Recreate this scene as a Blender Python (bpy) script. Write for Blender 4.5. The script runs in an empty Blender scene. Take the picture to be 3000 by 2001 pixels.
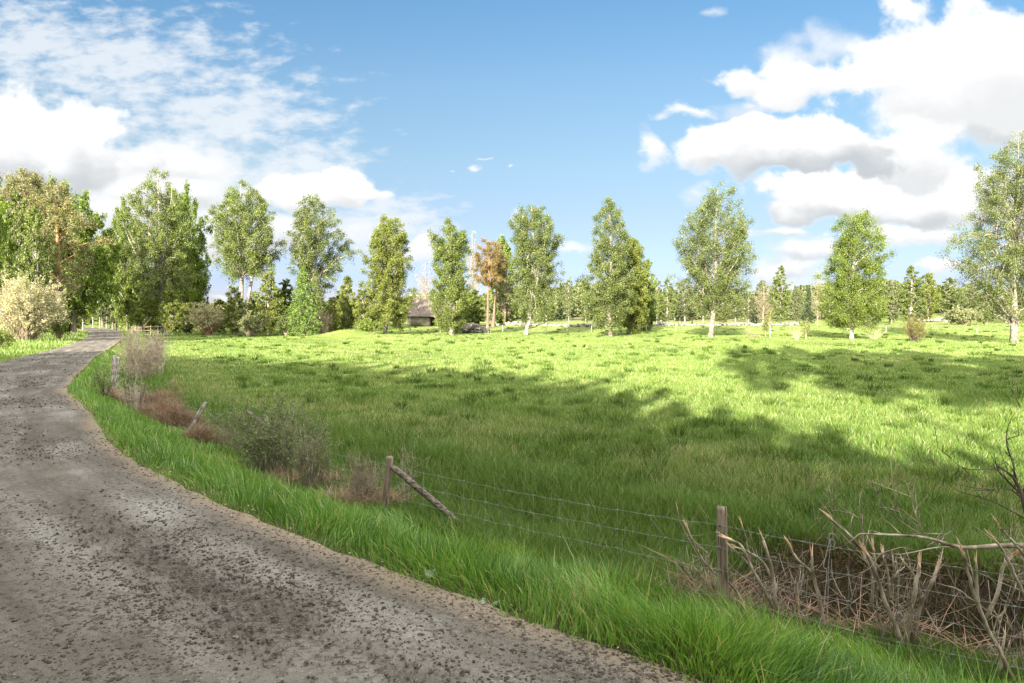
import bpy, math, random
import numpy as np
from mathutils import Vector
R = math.radians
S = bpy.context.scene
COL = S.collection

# ------------------------------------------------------------------ camera
EYE = 1.7
PITCH = 2.15
cam_d = bpy.data.cameras.new('camera')
cam_d.lens = 24.0; cam_d.sensor_width = 36.0
cam_d.clip_start = 0.05; cam_d.clip_end = 6000
cam = bpy.data.objects.new('camera', cam_d); COL.objects.link(cam)
cam.location = (0, 0, EYE); cam.rotation_euler = (R(90 - PITCH), 0, 0)
S.camera = cam
S.view_settings.view_transform = 'Standard'; S.view_settings.look = 'None'
S.view_settings.gamma = 1; S.view_settings.use_curve_mapping = False
S.view_settings.exposure = 2.45
S.cycles.max_bounces = 6; S.cycles.diffuse_bounces = 3; S.cycles.glossy_bounces = 2
S.cycles.transmission_bounces = 4; S.cycles.transparent_max_bounces = 6
S.cycles.use_denoising = True

F = 2000.0
CP, SP = math.cos(R(PITCH)), math.sin(R(PITCH))
def uv(px, py):
    """pixel of the 3000x2001 photograph -> slope of the sight line (x/y, z/y)"""
    a = (px - 1500.0) / F; b = (1000.5 - py) / F
    y = CP + b * SP; z = b * CP - SP
    return a / y, z / y

# ------------------------------------------------------------------ sky and sun
SUN_EL = 20.0
SH = np.array([0.295, 0.955]); SH = SH / np.linalg.norm(SH)       # shadows fall this way
sun_d = bpy.data.lights.new('sun', 'SUN'); sun_d.energy = 4.4; sun_d.angle = R(0.5)
sun_d.color = (1.0, 0.93, 0.80)
sun = bpy.data.objects.new('sun', sun_d); COL.objects.link(sun)
ldir = Vector((SH[0] * math.cos(R(SUN_EL)), SH[1] * math.cos(R(SUN_EL)), -math.sin(R(SUN_EL))))
sun.rotation_euler = ldir.to_track_quat('-Z', 'Y').to_euler()
sun.location = (0, -20, 40)

W = bpy.data.worlds.new('World'); S.world = W; W.use_nodes = True
nt = W.node_tree; N = nt.nodes; L = nt.links
for n in list(N): N.remove(n)
def vmath(tree, op, a, b=None, c=None):
    n = tree.nodes.new('ShaderNodeVectorMath'); n.operation = op
    for k, v in enumerate((a, b, c)):
        if v is None: continue
        if isinstance(v, bpy.types.NodeSocket): tree.links.new(v, n.inputs[k])
        else: n.inputs[k].default_value = v
    return n
def fmath(tree, op, a, b=None, c=None, clamp=False):
    n = tree.nodes.new('ShaderNodeMath'); n.operation = op; n.use_clamp = clamp
    for k, v in enumerate((a, b, c)):
        if v is None: continue
        if isinstance(v, bpy.types.NodeSocket): tree.links.new(v, n.inputs[k])
        else: n.inputs[k].default_value = v
    return n.outputs[0]

# clouds, far ones first: centre x, centre y, half width, half height (photo pixels, turned into sky angles),
# softness of the edge, whiteness of the top, darkness of the base, opacity
CLOUDS = [(200,640,760,300,0.55,0.86,0.10,0.80),(650,560,420,210,0.8,0.85,0.10,0.75),(1000,690,330,110,0.9,0.9,0.1,0.65),(1180,760,200,60,0.8,0.9,0.1,0.5),
  (380,480,330,95,0.5,0.92,0.45,0.9),(700,690,330,95,0.45,0.95,0.5,0.9),(60,420,420,205,0.22,1.05,0.75,1),
  (250,640,330,70,0.5,0.95,0.40,0.9),(-60,600,330,80,0.5,0.95,0.4,0.9),(500,560,260,60,0.5,0.9,0.5,0.9),
  (885,560,270,78,0.20,1.08,0.55,1),(1080,565,120,30,0.4,1.0,0.3,0.9),(600,660,300,60,0.5,0.9,0.45,0.8),(640,862,120,14,0.7,0.95,0.2,0.7),(1250,740,90,60,0.35,1.0,0.3,0.9),
  (2960,790,160,26,0.6,0.9,0.3,0.8),(2350,860,260,80,0.8,0.9,0.25,0.75),(2770,785,115,26,0.35,1.0,0.35,0.95),
  (2300,790,150,40,0.5,0.9,0.50,0.9),(2390,740,210,42,0.5,0.98,0.62,0.95),(2640,690,200,48,0.35,1.02,0.35,0.95),(2280,690,140,30,0.5,0.95,0.5,0.9),
  (2820,560,430,130,0.35,1.0,0.45,1),(2480,590,330,98,0.22,1.05,0.72,1),
  (2130,320,130,60,0.8,0.8,0.1,0.55),(2330,190,160,115,0.6,0.95,0.1,0.8),(2480,130,140,100,0.6,0.9,0.2,0.7),
  (2840,330,400,170,0.4,0.95,0.55,1),(2320,250,280,85,0.3,1.05,0.35,1),(2850,190,440,235,0.20,1.12,0.50,1),(2130,225,85,55,0.35,1.0,0.3,1),
  (2640,440,280,110,0.35,1.02,0.45,1),(2330,420,330,128,0.18,1.10,0.85,1),(2120,440,190,75,0.35,1.0,0.5,1),
  (1925,410,52,85,0.6,0.98,0.2,0.9),(2000,330,75,32,0.6,0.98,0.2,0.9),(2150,300,50,20,0.8,0.9,0.2,0.7),(2040,545,60,45,0.8,0.9,0.2,0.7),
  (1382,517,32,17,0.7,0.98,0.1,0.8),(1420,492,22,9,0.8,0.95,0.1,0.7),(1315,514,12,10,0.8,0.95,0.1,0.6),(1492,504,14,7,0.8,0.95,0.1,0.6),(1690,735,90,26,0.7,0.95,0.1,0.75),(1530,625,30,20,0.7,0.95,0.1,0.7),(2100,20,55,26,0.9,0.9,0.1,0.5)]
def cloud_group(name, blobs, amp, scale, detail, sm, flat):
    g = bpy.data.node_groups.new(name, 'ShaderNodeTree')
    g.interface.new_socket('uv', in_out='INPUT', socket_type='NodeSocketVector')
    g.interface.new_socket('density', in_out='OUTPUT', socket_type='NodeSocketFloat')
    gi = g.nodes.new('NodeGroupInput'); go = g.nodes.new('NodeGroupOutput')
    v = gi.outputs[0]; acc = None
    for (px, py, rx, ry) in blobs:
        u, w = uv(px, py)
        ax, ay = F / rx, F / ry
        m = vmath(g, 'MULTIPLY_ADD', v, (ax, ay, 0), (-u * ax, -w * ay, 0))
        d = vmath(g, 'LENGTH', m.outputs[0]).outputs['Value']
        acc = d if acc is None else fmath(g, 'SMOOTH_MIN', acc, d, sm)
    dens = fmath(g, 'SUBTRACT', 1.0, acc)
    sc = vmath(g, 'MULTIPLY', v, (1, flat, 1))
    nz = g.nodes.new('ShaderNodeTexNoise'); nz.noise_dimensions = '3D'
    g.links.new(sc.outputs[0], nz.inputs['Vector'])
    nz.inputs['Scale'].default_value = scale; nz.inputs['Detail'].default_value = detail
    nz.inputs['Roughness'].default_value = 0.57; nz.inputs['Distortion'].default_value = 0.12
    k = fmath(g, 'SUBTRACT', nz.outputs[0], 0.5)
    k = fmath(g, 'MULTIPLY', k, amp)
    g.links.new(fmath(g, 'ADD', dens, k), go.inputs[0])
    return g
tc = N.new('ShaderNodeTexCoord')
sep = N.new('ShaderNodeSeparateXYZ'); L.new(tc.outputs['Generated'], sep.inputs[0])
ay = fmath(nt, 'MAXIMUM', fmath(nt, 'ABSOLUTE', sep.outputs[1]), 0.08)
uu = fmath(nt, 'DIVIDE', sep.outputs[0], ay); vv = fmath(nt, 'DIVIDE', sep.outputs[2], ay)
cmb = N.new('ShaderNodeCombineXYZ'); L.new(uu, cmb.inputs[0]); L.new(vv, cmb.inputs[1])
UV = cmb.outputs[0]
def useg(g, vec):
    n = N.new('ShaderNodeGroup'); n.node_tree = g; L.new(vec, n.inputs[0]); return n.outputs[0]
def mapr(x, a, b, c=0.0, d=1.0, kind='SMOOTHSTEP'):
    n = N.new('ShaderNodeMapRange'); n.interpolation_type = kind
    if isinstance(x, bpy.types.NodeSocket): L.new(x, n.inputs[0])
    for k, q in ((1, a), (2, b), (3, c), (4, d)): n.inputs[k].default_value = q
    return n.outputs[0]
def fmix(f, a, b):
    n = N.new('ShaderNodeMix'); n.data_type = 'FLOAT'
    for k, v in ((0, f), (2, a), (3, b)):
        if isinstance(v, bpy.types.NodeSocket): L.new(v, n.inputs[k])
        else: n.inputs[k].default_value = v
    return n.outputs[0]
wn = N.new('ShaderNodeTexNoise'); L.new(vmath(nt, 'MULTIPLY', UV, (1, 1.5, 1)).outputs[0], wn.inputs['Vector'])
wn.inputs['Scale'].default_value = 7.5; wn.inputs['Detail'].default_value = 7; wn.inputs['Roughness'].default_value = 0.56
warp = vmath(nt, 'SUBTRACT', wn.outputs['Color'], (0.5, 0.5, 0.5)).outputs[0]
WUV = vmath(nt, 'MULTIPLY_ADD', warp, (0.16, 0.10, 0.0), UV).outputs[0]
vo = N.new('ShaderNodeTexVoronoi'); vo.feature = 'SMOOTH_F1'; vo.inputs['Scale'].default_value = 15
vo.inputs['Smoothness'].default_value = 0.35
L.new(vmath(nt, 'MULTIPLY_ADD', warp, (0.05, 0.05, 0.0), vmath(nt, 'MULTIPLY', UV, (1, 1.35, 1)).outputs[0]).outputs[0], vo.inputs['Vector'])
puff = fmath(nt, 'MULTIPLY', fmath(nt, 'SUBTRACT', 0.42, vo.outputs['Distance']), 0.55)
nshade = fmath(nt, 'ADD', fmath(nt, 'MULTIPLY', fmath(nt, 'SUBTRACT', wn.outputs[0], 0.5), 1.3), fmath(nt, 'MULTIPLY', puff, 0.55))
fine = N.new('ShaderNodeTexNoise'); L.new(UV, fine.inputs['Vector']); fine.inputs['Scale'].default_value = 38; fine.inputs['Detail'].default_value = 6
wob = fmath(nt, 'ADD', puff, fmath(nt, 'MULTIPLY', fmath(nt, 'SUBTRACT', fine.outputs[0], 0.5), 0.42))
shade = None; alpha = None
for (px, py, rx, ry, soft, top_, dark_, op_) in CLOUDS:
    u, w = uv(px, py); ax_, ay_ = F / rx, F / ry
    m = vmath(nt, 'MULTIPLY_ADD', WUV, (ax_, ay_, 0), (-u * ax_, -w * ay_, 0)).outputs[0]
    dl = vmath(nt, 'LENGTH', m).outputs['Value']
    a_ = mapr(fmath(nt, 'SUBTRACT', wob, dl), -1.0, -1.0 + soft * 1.15, 0.0, op_)
    yn = vmath(nt, 'DOT_PRODUCT', m, (-0.12, 1.0, 0)).outputs['Value']
    s_ = mapr(fmath(nt, 'ADD', yn, nshade), -0.75, 0.25, top_ - dark_ * 0.85, top_, 'SMOOTHSTEP')
    shade = s_ if shade is None else fmix(a_, shade, s_)
    alpha = a_ if alpha is None else fmix(a_, alpha, 1.0)
cr = N.new('ShaderNodeValToRGB'); L.new(shade, cr.inputs[0])
e = cr.color_ramp.elements
e[0].position = 0.15; e[0].color = (1.75, 2.0, 2.2, 1)
e[1].position = 1.0; e[1].color = (4.55, 4.55, 4.5, 1)
m_ = cr.color_ramp.elements.new(0.55); m_.color = (2.95, 3.05, 3.1, 1)
m_ = cr.color_ramp.elements.new(0.8); m_.color = (3.8, 3.85, 3.85, 1)
# rippled high veil on the left
VEIL = [(330,190,420,150),(640,340,330,140),(900,480,180,70),(1150,640,170,80),(100,120,260,120),(420,480,420,160)]
VG = cloud_group('ripple field', VEIL, 3.4, 23.0, 6, 0.3, 2.2)
va = mapr(useg(VG, UV), -0.35, 1.0, 0.0, 0.78)
sky = N.new('ShaderNodeTexSky'); sky.sky_type = 'NISHITA'; sky.sun_disc = False
sky.sun_elevation = R(SUN_EL); sky.sun_rotation = math.atan2(-SH[0], -SH[1])
sky.air_density = 1.0; sky.dust_density = 0.6; sky.ozone_density = 1.5; sky.altitude = 100
sat = N.new('ShaderNodeHueSaturation'); sat.inputs['Saturation'].default_value = 1.0
L.new(sky.outputs[0], sat.inputs['Color'])
def mixc(f, a, b):
    n = N.new('ShaderNodeMix'); n.data_type = 'RGBA'
    L.new(f, n.inputs[0]); 
    for k, v in ((6, a), (7, b)):
        if isinstance(v, bpy.types.NodeSocket): L.new(v, n.inputs[k])
        else: n.inputs[k].default_value = v
    return n.outputs[2]
tone = N.new('ShaderNodeValToRGB'); L.new(fmath(nt, 'MULTIPLY', vv, 2.0, clamp=True), tone.inputs[0])
te = tone.color_ramp.elements; te[0].position = 0.0; te[1].position = 0.9
te[0].color = (0.5, 0.5, 0.8, 1); te[1].color = (0.50, 0.67, 0.71, 1)
for p_, c_ in ((0.11, (0.408, 0.441, 0.708)), (0.28, (0.505, 0.486, 0.524)), (0.45, (0.575, 0.585, 0.556)), (0.67, (0.585, 0.66, 0.646))):
    q_ = te.new(p_); q_.color = (*c_, 1)
mt = N.new('ShaderNodeMix'); mt.data_type = 'RGBA'; mt.blend_type = 'MULTIPLY'; mt.inputs[0].default_value = 1
L.new(sat.outputs[0], mt.inputs[6]); L.new(tone.outputs[0], mt.inputs[7])
c1 = mixc(va, mt.outputs[2], (3.7, 3.85, 3.95, 1))
c2 = mixc(alpha, c1, cr.outputs[0])
bg = N.new('ShaderNodeBackground'); bg.inputs[1].default_value = 0.05
# bright sky added overhead and behind, out of view, to lift the shade
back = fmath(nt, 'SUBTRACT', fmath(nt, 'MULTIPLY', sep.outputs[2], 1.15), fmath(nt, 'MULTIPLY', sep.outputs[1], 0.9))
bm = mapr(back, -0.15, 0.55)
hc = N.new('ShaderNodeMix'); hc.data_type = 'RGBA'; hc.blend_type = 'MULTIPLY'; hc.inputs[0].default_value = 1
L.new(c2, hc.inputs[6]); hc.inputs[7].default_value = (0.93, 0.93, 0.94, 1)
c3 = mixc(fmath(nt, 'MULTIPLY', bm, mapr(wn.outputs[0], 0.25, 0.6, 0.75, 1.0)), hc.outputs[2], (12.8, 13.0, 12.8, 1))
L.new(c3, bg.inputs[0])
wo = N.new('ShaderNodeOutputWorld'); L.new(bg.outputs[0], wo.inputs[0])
W.cycles.sampling_method = 'MANUAL'; W.cycles.sample_map_resolution = 512

# ------------------------------------------------------------------ object helpers
def tag(o, label=None, cat=None, group=None, kind=None):
    if label: o['label'] = label
    if cat: o['category'] = cat
    if group: o['group'] = group
    if kind: o['kind'] = kind
    return o
def empty(name, loc, label, cat, group=None, rz=0.0):
    o = bpy.data.objects.new(name, None); COL.objects.link(o)
    o.location = loc; o.rotation_euler = (0, 0, rz); o.empty_display_size = 0.2
    return tag(o, label, cat, group)
def mesh_obj(name, V, Fq, mat, parent=None, tint=None, smooth=False, edges=None):
    """V (n,3) vertices, Fq list of (m,k) index arrays"""
    me = bpy.data.meshes.new(name)
    V = np.asarray(V, dtype=np.float32)
    if not isinstance(Fq, (list, tuple)): Fq = [Fq]
    Fq = [np.asarray(f, dtype=np.int32) for f in Fq if len(f)]
    me.vertices.add(len(V)); me.vertices.foreach_set('co', V.ravel())
    nl = sum(f.size for f in Fq); nf = sum(len(f) for f in Fq)
    me.loops.add(nl); me.polygons.add(nf)
    me.loops.foreach_set('vertex_index', np.concatenate([f.ravel() for f in Fq]))
    tot = np.concatenate([np.full(len(f), f.shape[1], dtype=np.int32) for f in Fq])
    st = np.concatenate([[0], np.cumsum(tot)[:-1]]).astype(np.int32)
    me.polygons.foreach_set('loop_start', st)
    me.polygons.foreach_set('loop_total', tot)
    if smooth: me.polygons.foreach_set('use_smooth', np.ones(nf, dtype=bool))
    if tint is not None:
        at = me.attributes.new('tint', 'FLOAT', 'POINT')
        at.data.foreach_set('value', np.asarray(tint, dtype=np.float32))
    me.update(calc_edges=True)
    me.materials.append(mat)
    o = bpy.data.objects.new(name, me); COL.objects.link(o)
    if parent is not None: o.parent = parent
    return o
class MB:
    def __init__(s): s.v = []; s.q = []; s.t = []; s.n = 0; s.tint = []
    def add(s, V, q=None, t=None, tint=0.5):
        V = np.asarray(V, dtype=np.float64)
        if q is not None and len(q): s.q.append(np.asarray(q) + s.n)
        if t is not None and len(t): s.t.append(np.asarray(t) + s.n)
        s.v.append(V); s.n += len(V)
        s.tint.append(np.full(len(V), tint) if np.isscalar(tint) else np.asarray(tint))
    def tube(s, P, r, k=6, tint=0.5, cap=True, rough=0.0, rnd=None):
        P = np.asarray(P, dtype=float); n = len(P)
        r = np.full(n, r, dtype=float) if np.isscalar(r) else np.asarray(r, dtype=float)
        T = np.gradient(P, axis=0); T /= (np.linalg.norm(T, axis=1, keepdims=True) + 1e-9)
        a = np.cross(T, (0.0, 0.0, 1.0)); la = np.linalg.norm(a, axis=1)
        a[la < 0.2] = np.cross(T[la < 0.2], (1.0, 0.0, 0.0))
        for i in range(1, n):
            if np.dot(a[i], a[i-1]) < 0: a[i] = -a[i]
        a /= (np.linalg.norm(a, axis=1, keepdims=True) + 1e-9); b = np.cross(T, a)
        th = np.arange(k) * 2 * math.pi / k
        rr = r[:, None] * np.ones(k)
        if rough and rnd is not None: rr = rr * (1 + rough * rnd.normal(0, 1, (n, k)))
        V = P[:, None, :] + rr[:, :, None] * (np.cos(th)[None, :, None] * a[:, None, :] + np.sin(th)[None, :, None] * b[:, None, :])
        V = V.reshape(-1, 3)
        i = np.arange(n - 1)[:, None] * k; j = np.arange(k)[None, :]; j2 = (j + 1) % k
        q = np.stack([i + j, i + j2, i + k + j2, i + k + j], -1).reshape(-1, 4)
        t = None
        if cap:
            V = np.vstack([V, P[0], P[-1]]); c0 = n * k; c1_ = c0 + 1
            jj = np.arange(k); j2_ = (jj + 1) % k; base = (n - 1) * k
            t = np.vstack([np.stack([np.full(k, c0), j2_, jj], -1), np.stack([np.full(k, c1_), base + jj, base + j2_], -1)])
        s.add(V, q, t, tint)
    def box(s, c, sz, rot=None, tint=0.5):
        c = np.asarray(c, float); h = np.asarray(sz, float) / 2
        V = np.array([[x, y, z] for x in (-1, 1) for y in (-1, 1) for z in (-1, 1)], float) * h
        if rot is not None: V = V @ np.asarray(rot).T
        q = [[0, 1, 3, 2], [4, 6, 7, 5], [0, 4, 5, 1], [2, 3, 7, 6], [0, 2, 6, 4], [1, 5, 7, 3]]
        s.add(V + c, q, None, tint)
    def build(s, name, mat, parent=None, smooth=False):
        V = np.vstack(s.v)
        fs = []
        if s.q: fs.append(np.vstack(s.q))
        if s.t: fs.append(np.vstack(s.t))
        return mesh_obj(name, V, fs, mat, parent, np.concatenate(s.tint), smooth)
def leaves(mb, P, size, rnd, aspect=0.6, up=0.25, tint=None, hang=0.0, out=None):
    """one small rhombic leaf (or leaf spray) per point"""
    n = len(P)
    if n == 0: return
    nrm = rnd.normal(0, 1, (n, 3)); nrm[:, 2] += up * 2
    nrm /= np.linalg.norm(nrm, axis=1, keepdims=True)
    a = rnd.normal(0, 1, (n, 3)); a[:, 2] -= hang * 2
    a -= nrm * np.sum(a * nrm, axis=1, keepdims=True); a /= np.linalg.norm(a, axis=1, keepdims=True)
    b = np.cross(nrm, a)
    sz = size * rnd.uniform(0.6, 1.35, (n, 1))
    V = np.stack([P - a * sz, P + b * sz * aspect, P + a * sz, P - b * sz * aspect], 1).reshape(-1, 3)
    i = np.arange(n)[:, None] * 4
    q = i + np.arange(4)[None, :]
    if tint is None: tint = rnd.uniform(0, 1, n)
    mb.add(V, q, None, np.repeat(tint, 4))

# ------------------------------------------------------------------ materials
def new_mat(name):
    m = bpy.data.materials.new(name); m.use_nodes = True
    t = m.node_tree
    for n in list(t.nodes): t.nodes.remove(n)
    return m, t
def ramp(t, fac, cols):
    n = t.nodes.new('ShaderNodeValToRGB')
    if fac is not None: t.links.new(fac, n.inputs[0])
    els = n.color_ramp.elements
    while len(els) < len(cols): els.new(0.5)
    for k, (p, c) in enumerate(cols):
        els[k].position = p; els[k].color = (*c, 1)
    return n.outputs[0]
def noise(t, scale, detail=4, rough=0.55, vec=None, stretch=None, dist=0.0, obj=True):
    tcn = t.nodes.new('ShaderNodeTexCoord')
    v = tcn.outputs['Object'] if vec is None else vec
    if stretch is not None: v = vmath(t, 'MULTIPLY', v, stretch).outputs[0]
    n = t.nodes.new('ShaderNodeTexNoise'); t.links.new(v, n.inputs['Vector'])
    n.inputs['Scale'].default_value = scale; n.inputs['Detail'].default_value = detail
    n.inputs['Roughness'].default_value = rough; n.inputs['Distortion'].default_value = dist
    return n.outputs[0]
def bump(t, h, strength, dist=0.02):
    n = t.nodes.new('ShaderNodeBump'); t.links.new(h, n.inputs['Height'])
    n.inputs['Strength'].default_value = strength; n.inputs['Distance'].default_value = dist
    return n.outputs[0]
def pos(t):
    return t.nodes.new('ShaderNodeNewGeometry').outputs['Position']
def tmix(t, f, a, b, mode='MIX'):
    n = t.nodes.new('ShaderNodeMix'); n.data_type = 'RGBA'; n.blend_type = mode
    for k, v in ((0, f), (6, a), (7, b)):
        if isinstance(v, bpy.types.NodeSocket): t.links.new(v, n.inputs[k])
        elif k == 0: n.inputs[0].default_value = v
        else: n.inputs[k].default_value = (*v, 1) if len(v) == 3 else v
    return n.outputs[2]
def leaf_mat(name, cols, trans=0.35, gloss=0.04, big=None, bigscale=0.5):
    m, t = new_mat(name)
    at = t.nodes.new('ShaderNodeAttribute'); at.attribute_name = 'tint'
    c = ramp(t, at.outputs['Fac'], cols)
    if big is not None:
        nz = noise(t, bigscale, 3, 0.6, vec=pos(t))
        f = ramp(t, nz, [(0.42, (0, 0, 0)), (0.62, (1, 1, 1))])
        c = tmix(t, f, c, big)
    d = t.nodes.new('ShaderNodeBsdfDiffuse'); t.links.new(c, d.inputs[0])
    tr = t.nodes.new('ShaderNodeBsdfTranslucent')
    t.links.new(tmix(t, 1.0, c, (1.05, 1.1, 0.55), 'MULTIPLY'), tr.inputs[0])
    mx = t.nodes.new('ShaderNodeMixShader'); mx.inputs[0].default_value = trans
    t.links.new(d.outputs[0], mx.inputs[1]); t.links.new(tr.outputs[0], mx.inputs[2])
    g = t.nodes.new('ShaderNodeBsdfGlossy'); g.inputs['Roughness'].default_value = 0.45; g.inputs[0].default_value = (1, 1, 1, 1)
    m2 = t.nodes.new('ShaderNodeMixShader'); m2.inputs[0].default_value = gloss
    t.links.new(mx.outputs[0], m2.inputs[1]); t.links.new(g.outputs[0], m2.inputs[2])
    o = t.nodes.new('ShaderNodeOutputMaterial'); t.links.new(m2.outputs[0], o.inputs[0])
    return m
def pbr(name, colfn, rough=0.85, bumpfn=None, spec=0.2, metal=0.0):
    m, t = new_mat(name)
    p = t.nodes.new('ShaderNodeBsdfPrincipled')
    c = colfn(t)
    if isinstance(c, bpy.types.NodeSocket): t.links.new(c, p.inputs['Base Color'])
    else: p.inputs['Base Color'].default_value = (*c, 1)
    p.inputs['Roughness'].default_value = rough; p.inputs['Metallic'].default_value = metal
    p.inputs['Specular IOR Level'].default_value = spec
    if bumpfn: t.links.new(bumpfn(t), p.inputs['Normal'])
    o = t.nodes.new('ShaderNodeOutputMaterial'); t.links.new(p.outputs[0], o.inputs[0])
    return m
M = {}
def ml(k, *a, **kw): M[k] = leaf_mat(k, *a, **kw)
ml('birch_leaf', [(0, (0.051, 0.073, 0.013)), (0.5, (0.123, 0.156, 0.035)), (1, (0.215, 0.249, 0.076))], 0.30, 0.015)
ml('birch_leaf_cool', [(0, (0.043, 0.066, 0.015)), (0.5, (0.108, 0.137, 0.034)), (1, (0.198, 0.217, 0.071))], 0.30, 0.02)
ml('birch_leaf_warm', [(0, (0.072, 0.093, 0.015)), (0.5, (0.136, 0.162, 0.030)), (1, (0.230, 0.238, 0.060))], 0.30, 0.015)
ml('fresh_leaf', [(0, (0.047, 0.076, 0.009)), (0.5, (0.117, 0.159, 0.024)), (1, (0.215, 0.262, 0.052))], 0.36, 0.02)
ml('oak_leaf', [(0, (0.043, 0.074, 0.012)), (0.5, (0.126, 0.180, 0.024)), (1, (0.264, 0.336, 0.054))], 0.38, 0.015)
ml('dark_leaf', [(0, (0.018, 0.036, 0.010)), (0.6, (0.045, 0.075, 0.018)), (1, (0.09, 0.13, 0.03))], 0.25, 0.03)
ml('pine_needle', [(0, (0.069, 0.081, 0.025)), (0.5, (0.156, 0.152, 0.056)), (1, (0.300, 0.250, 0.106))], 0.12, 0.03)
ml('pine_needle_red', [(0, (0.072, 0.055, 0.015)), (0.5, (0.162, 0.115, 0.034)), (1, (0.264, 0.187, 0.072))], 0.12, 0.03)
ml('spruce_needle', [(0, (0.040, 0.080, 0.010)), (0.5, (0.10, 0.17, 0.022)), (1, (0.20, 0.27, 0.045))], 0.18, 0.03)
ml('dark_spruce', [(0, (0.012, 0.026, 0.010)), (1, (0.05, 0.075, 0.024))], 0.08, 0.02)
ml('willow_bloom', [(0, (0.20, 0.17, 0.09)), (0.5, (0.38, 0.35, 0.19)), (1, (0.55, 0.53, 0.33))], 0.3, 0.03)
ml('willow_leaf', [(0, (0.08, 0.10, 0.03)), (0.5, (0.17, 0.19, 0.07)), (1, (0.30, 0.31, 0.15))], 0.3, 0.03)
ml('juniper', [(0, (0.06, 0.07, 0.015)), (0.5, (0.15, 0.14, 0.04)), (1, (0.28, 0.23, 0.09))], 0.12, 0.02)
ml('shrub_leaf', [(0, (0.06, 0.085, 0.028)), (0.5, (0.135, 0.165, 0.06)), (1, (0.29, 0.31, 0.13))], 0.3, 0.03)
ml('far_leaf', [(0, (0.051, 0.070, 0.025)), (0.5, (0.109, 0.130, 0.047)), (1, (0.176, 0.192, 0.077))], 0.25, 0.02)
ml('sparse_leaf', [(0, (0.14, 0.13, 0.075)), (0.5, (0.25, 0.22, 0.14)), (1, (0.38, 0.33, 0.23))], 0.25, 0.02)
ml('verge_blade', [(0, (0.032, 0.070, 0.010)), (0.42, (0.105, 0.215, 0.030)), (0.75, (0.235, 0.375, 0.075)), (0.9, (0.34, 0.40, 0.09)), (1, (0.46, 0.38, 0.20))], 0.42, 0.025)
ml('field_blade', [(0, (0.038, 0.074, 0.013)), (0.35, (0.088, 0.155, 0.024)), (0.7, (0.165, 0.232, 0.052)), (0.86, (0.25, 0.265, 0.100)), (1, (0.38, 0.30, 0.18))], 0.34, 0.02)
ml('straw', [(0, (0.11, 0.065, 0.035)), (0.5, (0.27, 0.175, 0.105)), (1, (0.46, 0.35, 0.235))], 0.25, 0.04)
ml('dark_straw', [(0, (0.022, 0.013, 0.008)), (0.5, (0.085, 0.050, 0.028)), (1, (0.27, 0.175, 0.10))], 0.15, 0.01)
ml('mid_leaf', [(0, (0.052, 0.083, 0.014)), (0.5, (0.132, 0.172, 0.032)), (1, (0.241, 0.282, 0.063))], 0.34, 0.015)
ml('rush', [(0, (0.030, 0.058, 0.010)), (0.6, (0.080, 0.130, 0.020)), (1, (0.15, 0.21, 0.04))], 0.3, 0.01)
ml('silverweed', [(0, (0.14, 0.20, 0.12)), (1, (0.30, 0.36, 0.26))], 0.2, 0.05)

def birch_col(t):
    g = noise(t, 3.0, 4, 0.6, stretch=(0.936, 0.936, 3.510))
    c = ramp(t, g, [(0.40, (0.078, 0.066, 0.055)), (0.50, (0.265, 0.234, 0.191)), (0.66, (0.421, 0.382, 0.320))])
    return c
M['birch_bark'] = pbr('birch_bark', birch_col, 0.8, lambda t: bump(t, noise(t, 20, 3), 0.4))
def rough_birch(t):
    tcn = t.nodes.new('ShaderNodeTexCoord'); sp = t.nodes.new('ShaderNodeSeparateXYZ'); t.links.new(tcn.outputs['Object'], sp.inputs[0])
    g = noise(t, 3.5, 5, 0.65, stretch=(1.020, 1.020, 1.360))
    hi = ramp(t, g, [(0.38, (0.068, 0.058, 0.048)), (0.50, (0.204, 0.177, 0.139)), (0.66, (0.326, 0.292, 0.238))])
    lo = ramp(t, g, [(0.38, (0.054, 0.044, 0.034)), (0.6, (0.224, 0.184, 0.136))])
    h = fmath(t, 'ADD', fmath(t, 'MULTIPLY', sp.outputs[2], 0.35), fmath(t, 'MULTIPLY', g, 0.9))
    f = ramp(t, h, [(0.7, (0, 0, 0)), (1.0, (1, 1, 1))])
    return tmix(t, f, lo, hi)
M['rough_birch_bark'] = pbr('rough_birch_bark', rough_birch, 0.85, lambda t: bump(t, noise(t, 14, 4), 0.6, 0.04))
M['brown_bark'] = pbr('brown_bark', lambda t: ramp(t, noise(t, 6, 4, stretch=(2, 2, 0.4)), [(0.3, (0.07, 0.055, 0.042)), (0.7, (0.22, 0.18, 0.14))]), 0.9, lambda t: bump(t, noise(t, 14, 4, stretch=(2, 2, 0.4)), 0.6, 0.04))
def pine_col(t):
    tcn = t.nodes.new('ShaderNodeTexCoord'); sp = t.nodes.new('ShaderNodeSeparateXYZ'); t.links.new(tcn.outputs['Object'], sp.inputs[0])
    g = noise(t, 5, 4, stretch=(2, 2, 0.6))
    lo = ramp(t, g, [(0.3, (0.08, 0.055, 0.04)), (0.7, (0.21, 0.155, 0.12))])
    hi = ramp(t, g, [(0.3, (0.20, 0.095, 0.04)), (0.7, (0.36, 0.20, 0.105))])
    f = ramp(t, fmath(t, 'MULTIPLY', sp.outputs[2], 0.1), [(0.45, (0, 0, 0)), (0.7, (1, 1, 1))])
    return tmix(t, f, lo, hi)
M['pine_bark'] = pbr('pine_bark', pine_col, 0.9, lambda t: bump(t, noise(t, 12, 4), 0.5, 0.04))
M['twig'] = pbr('twig', lambda t: ramp(t, noise(t, 9, 3), [(0.35, (0.14, 0.108, 0.072)), (0.65, (0.36, 0.29, 0.20))]), 0.85)
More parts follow.
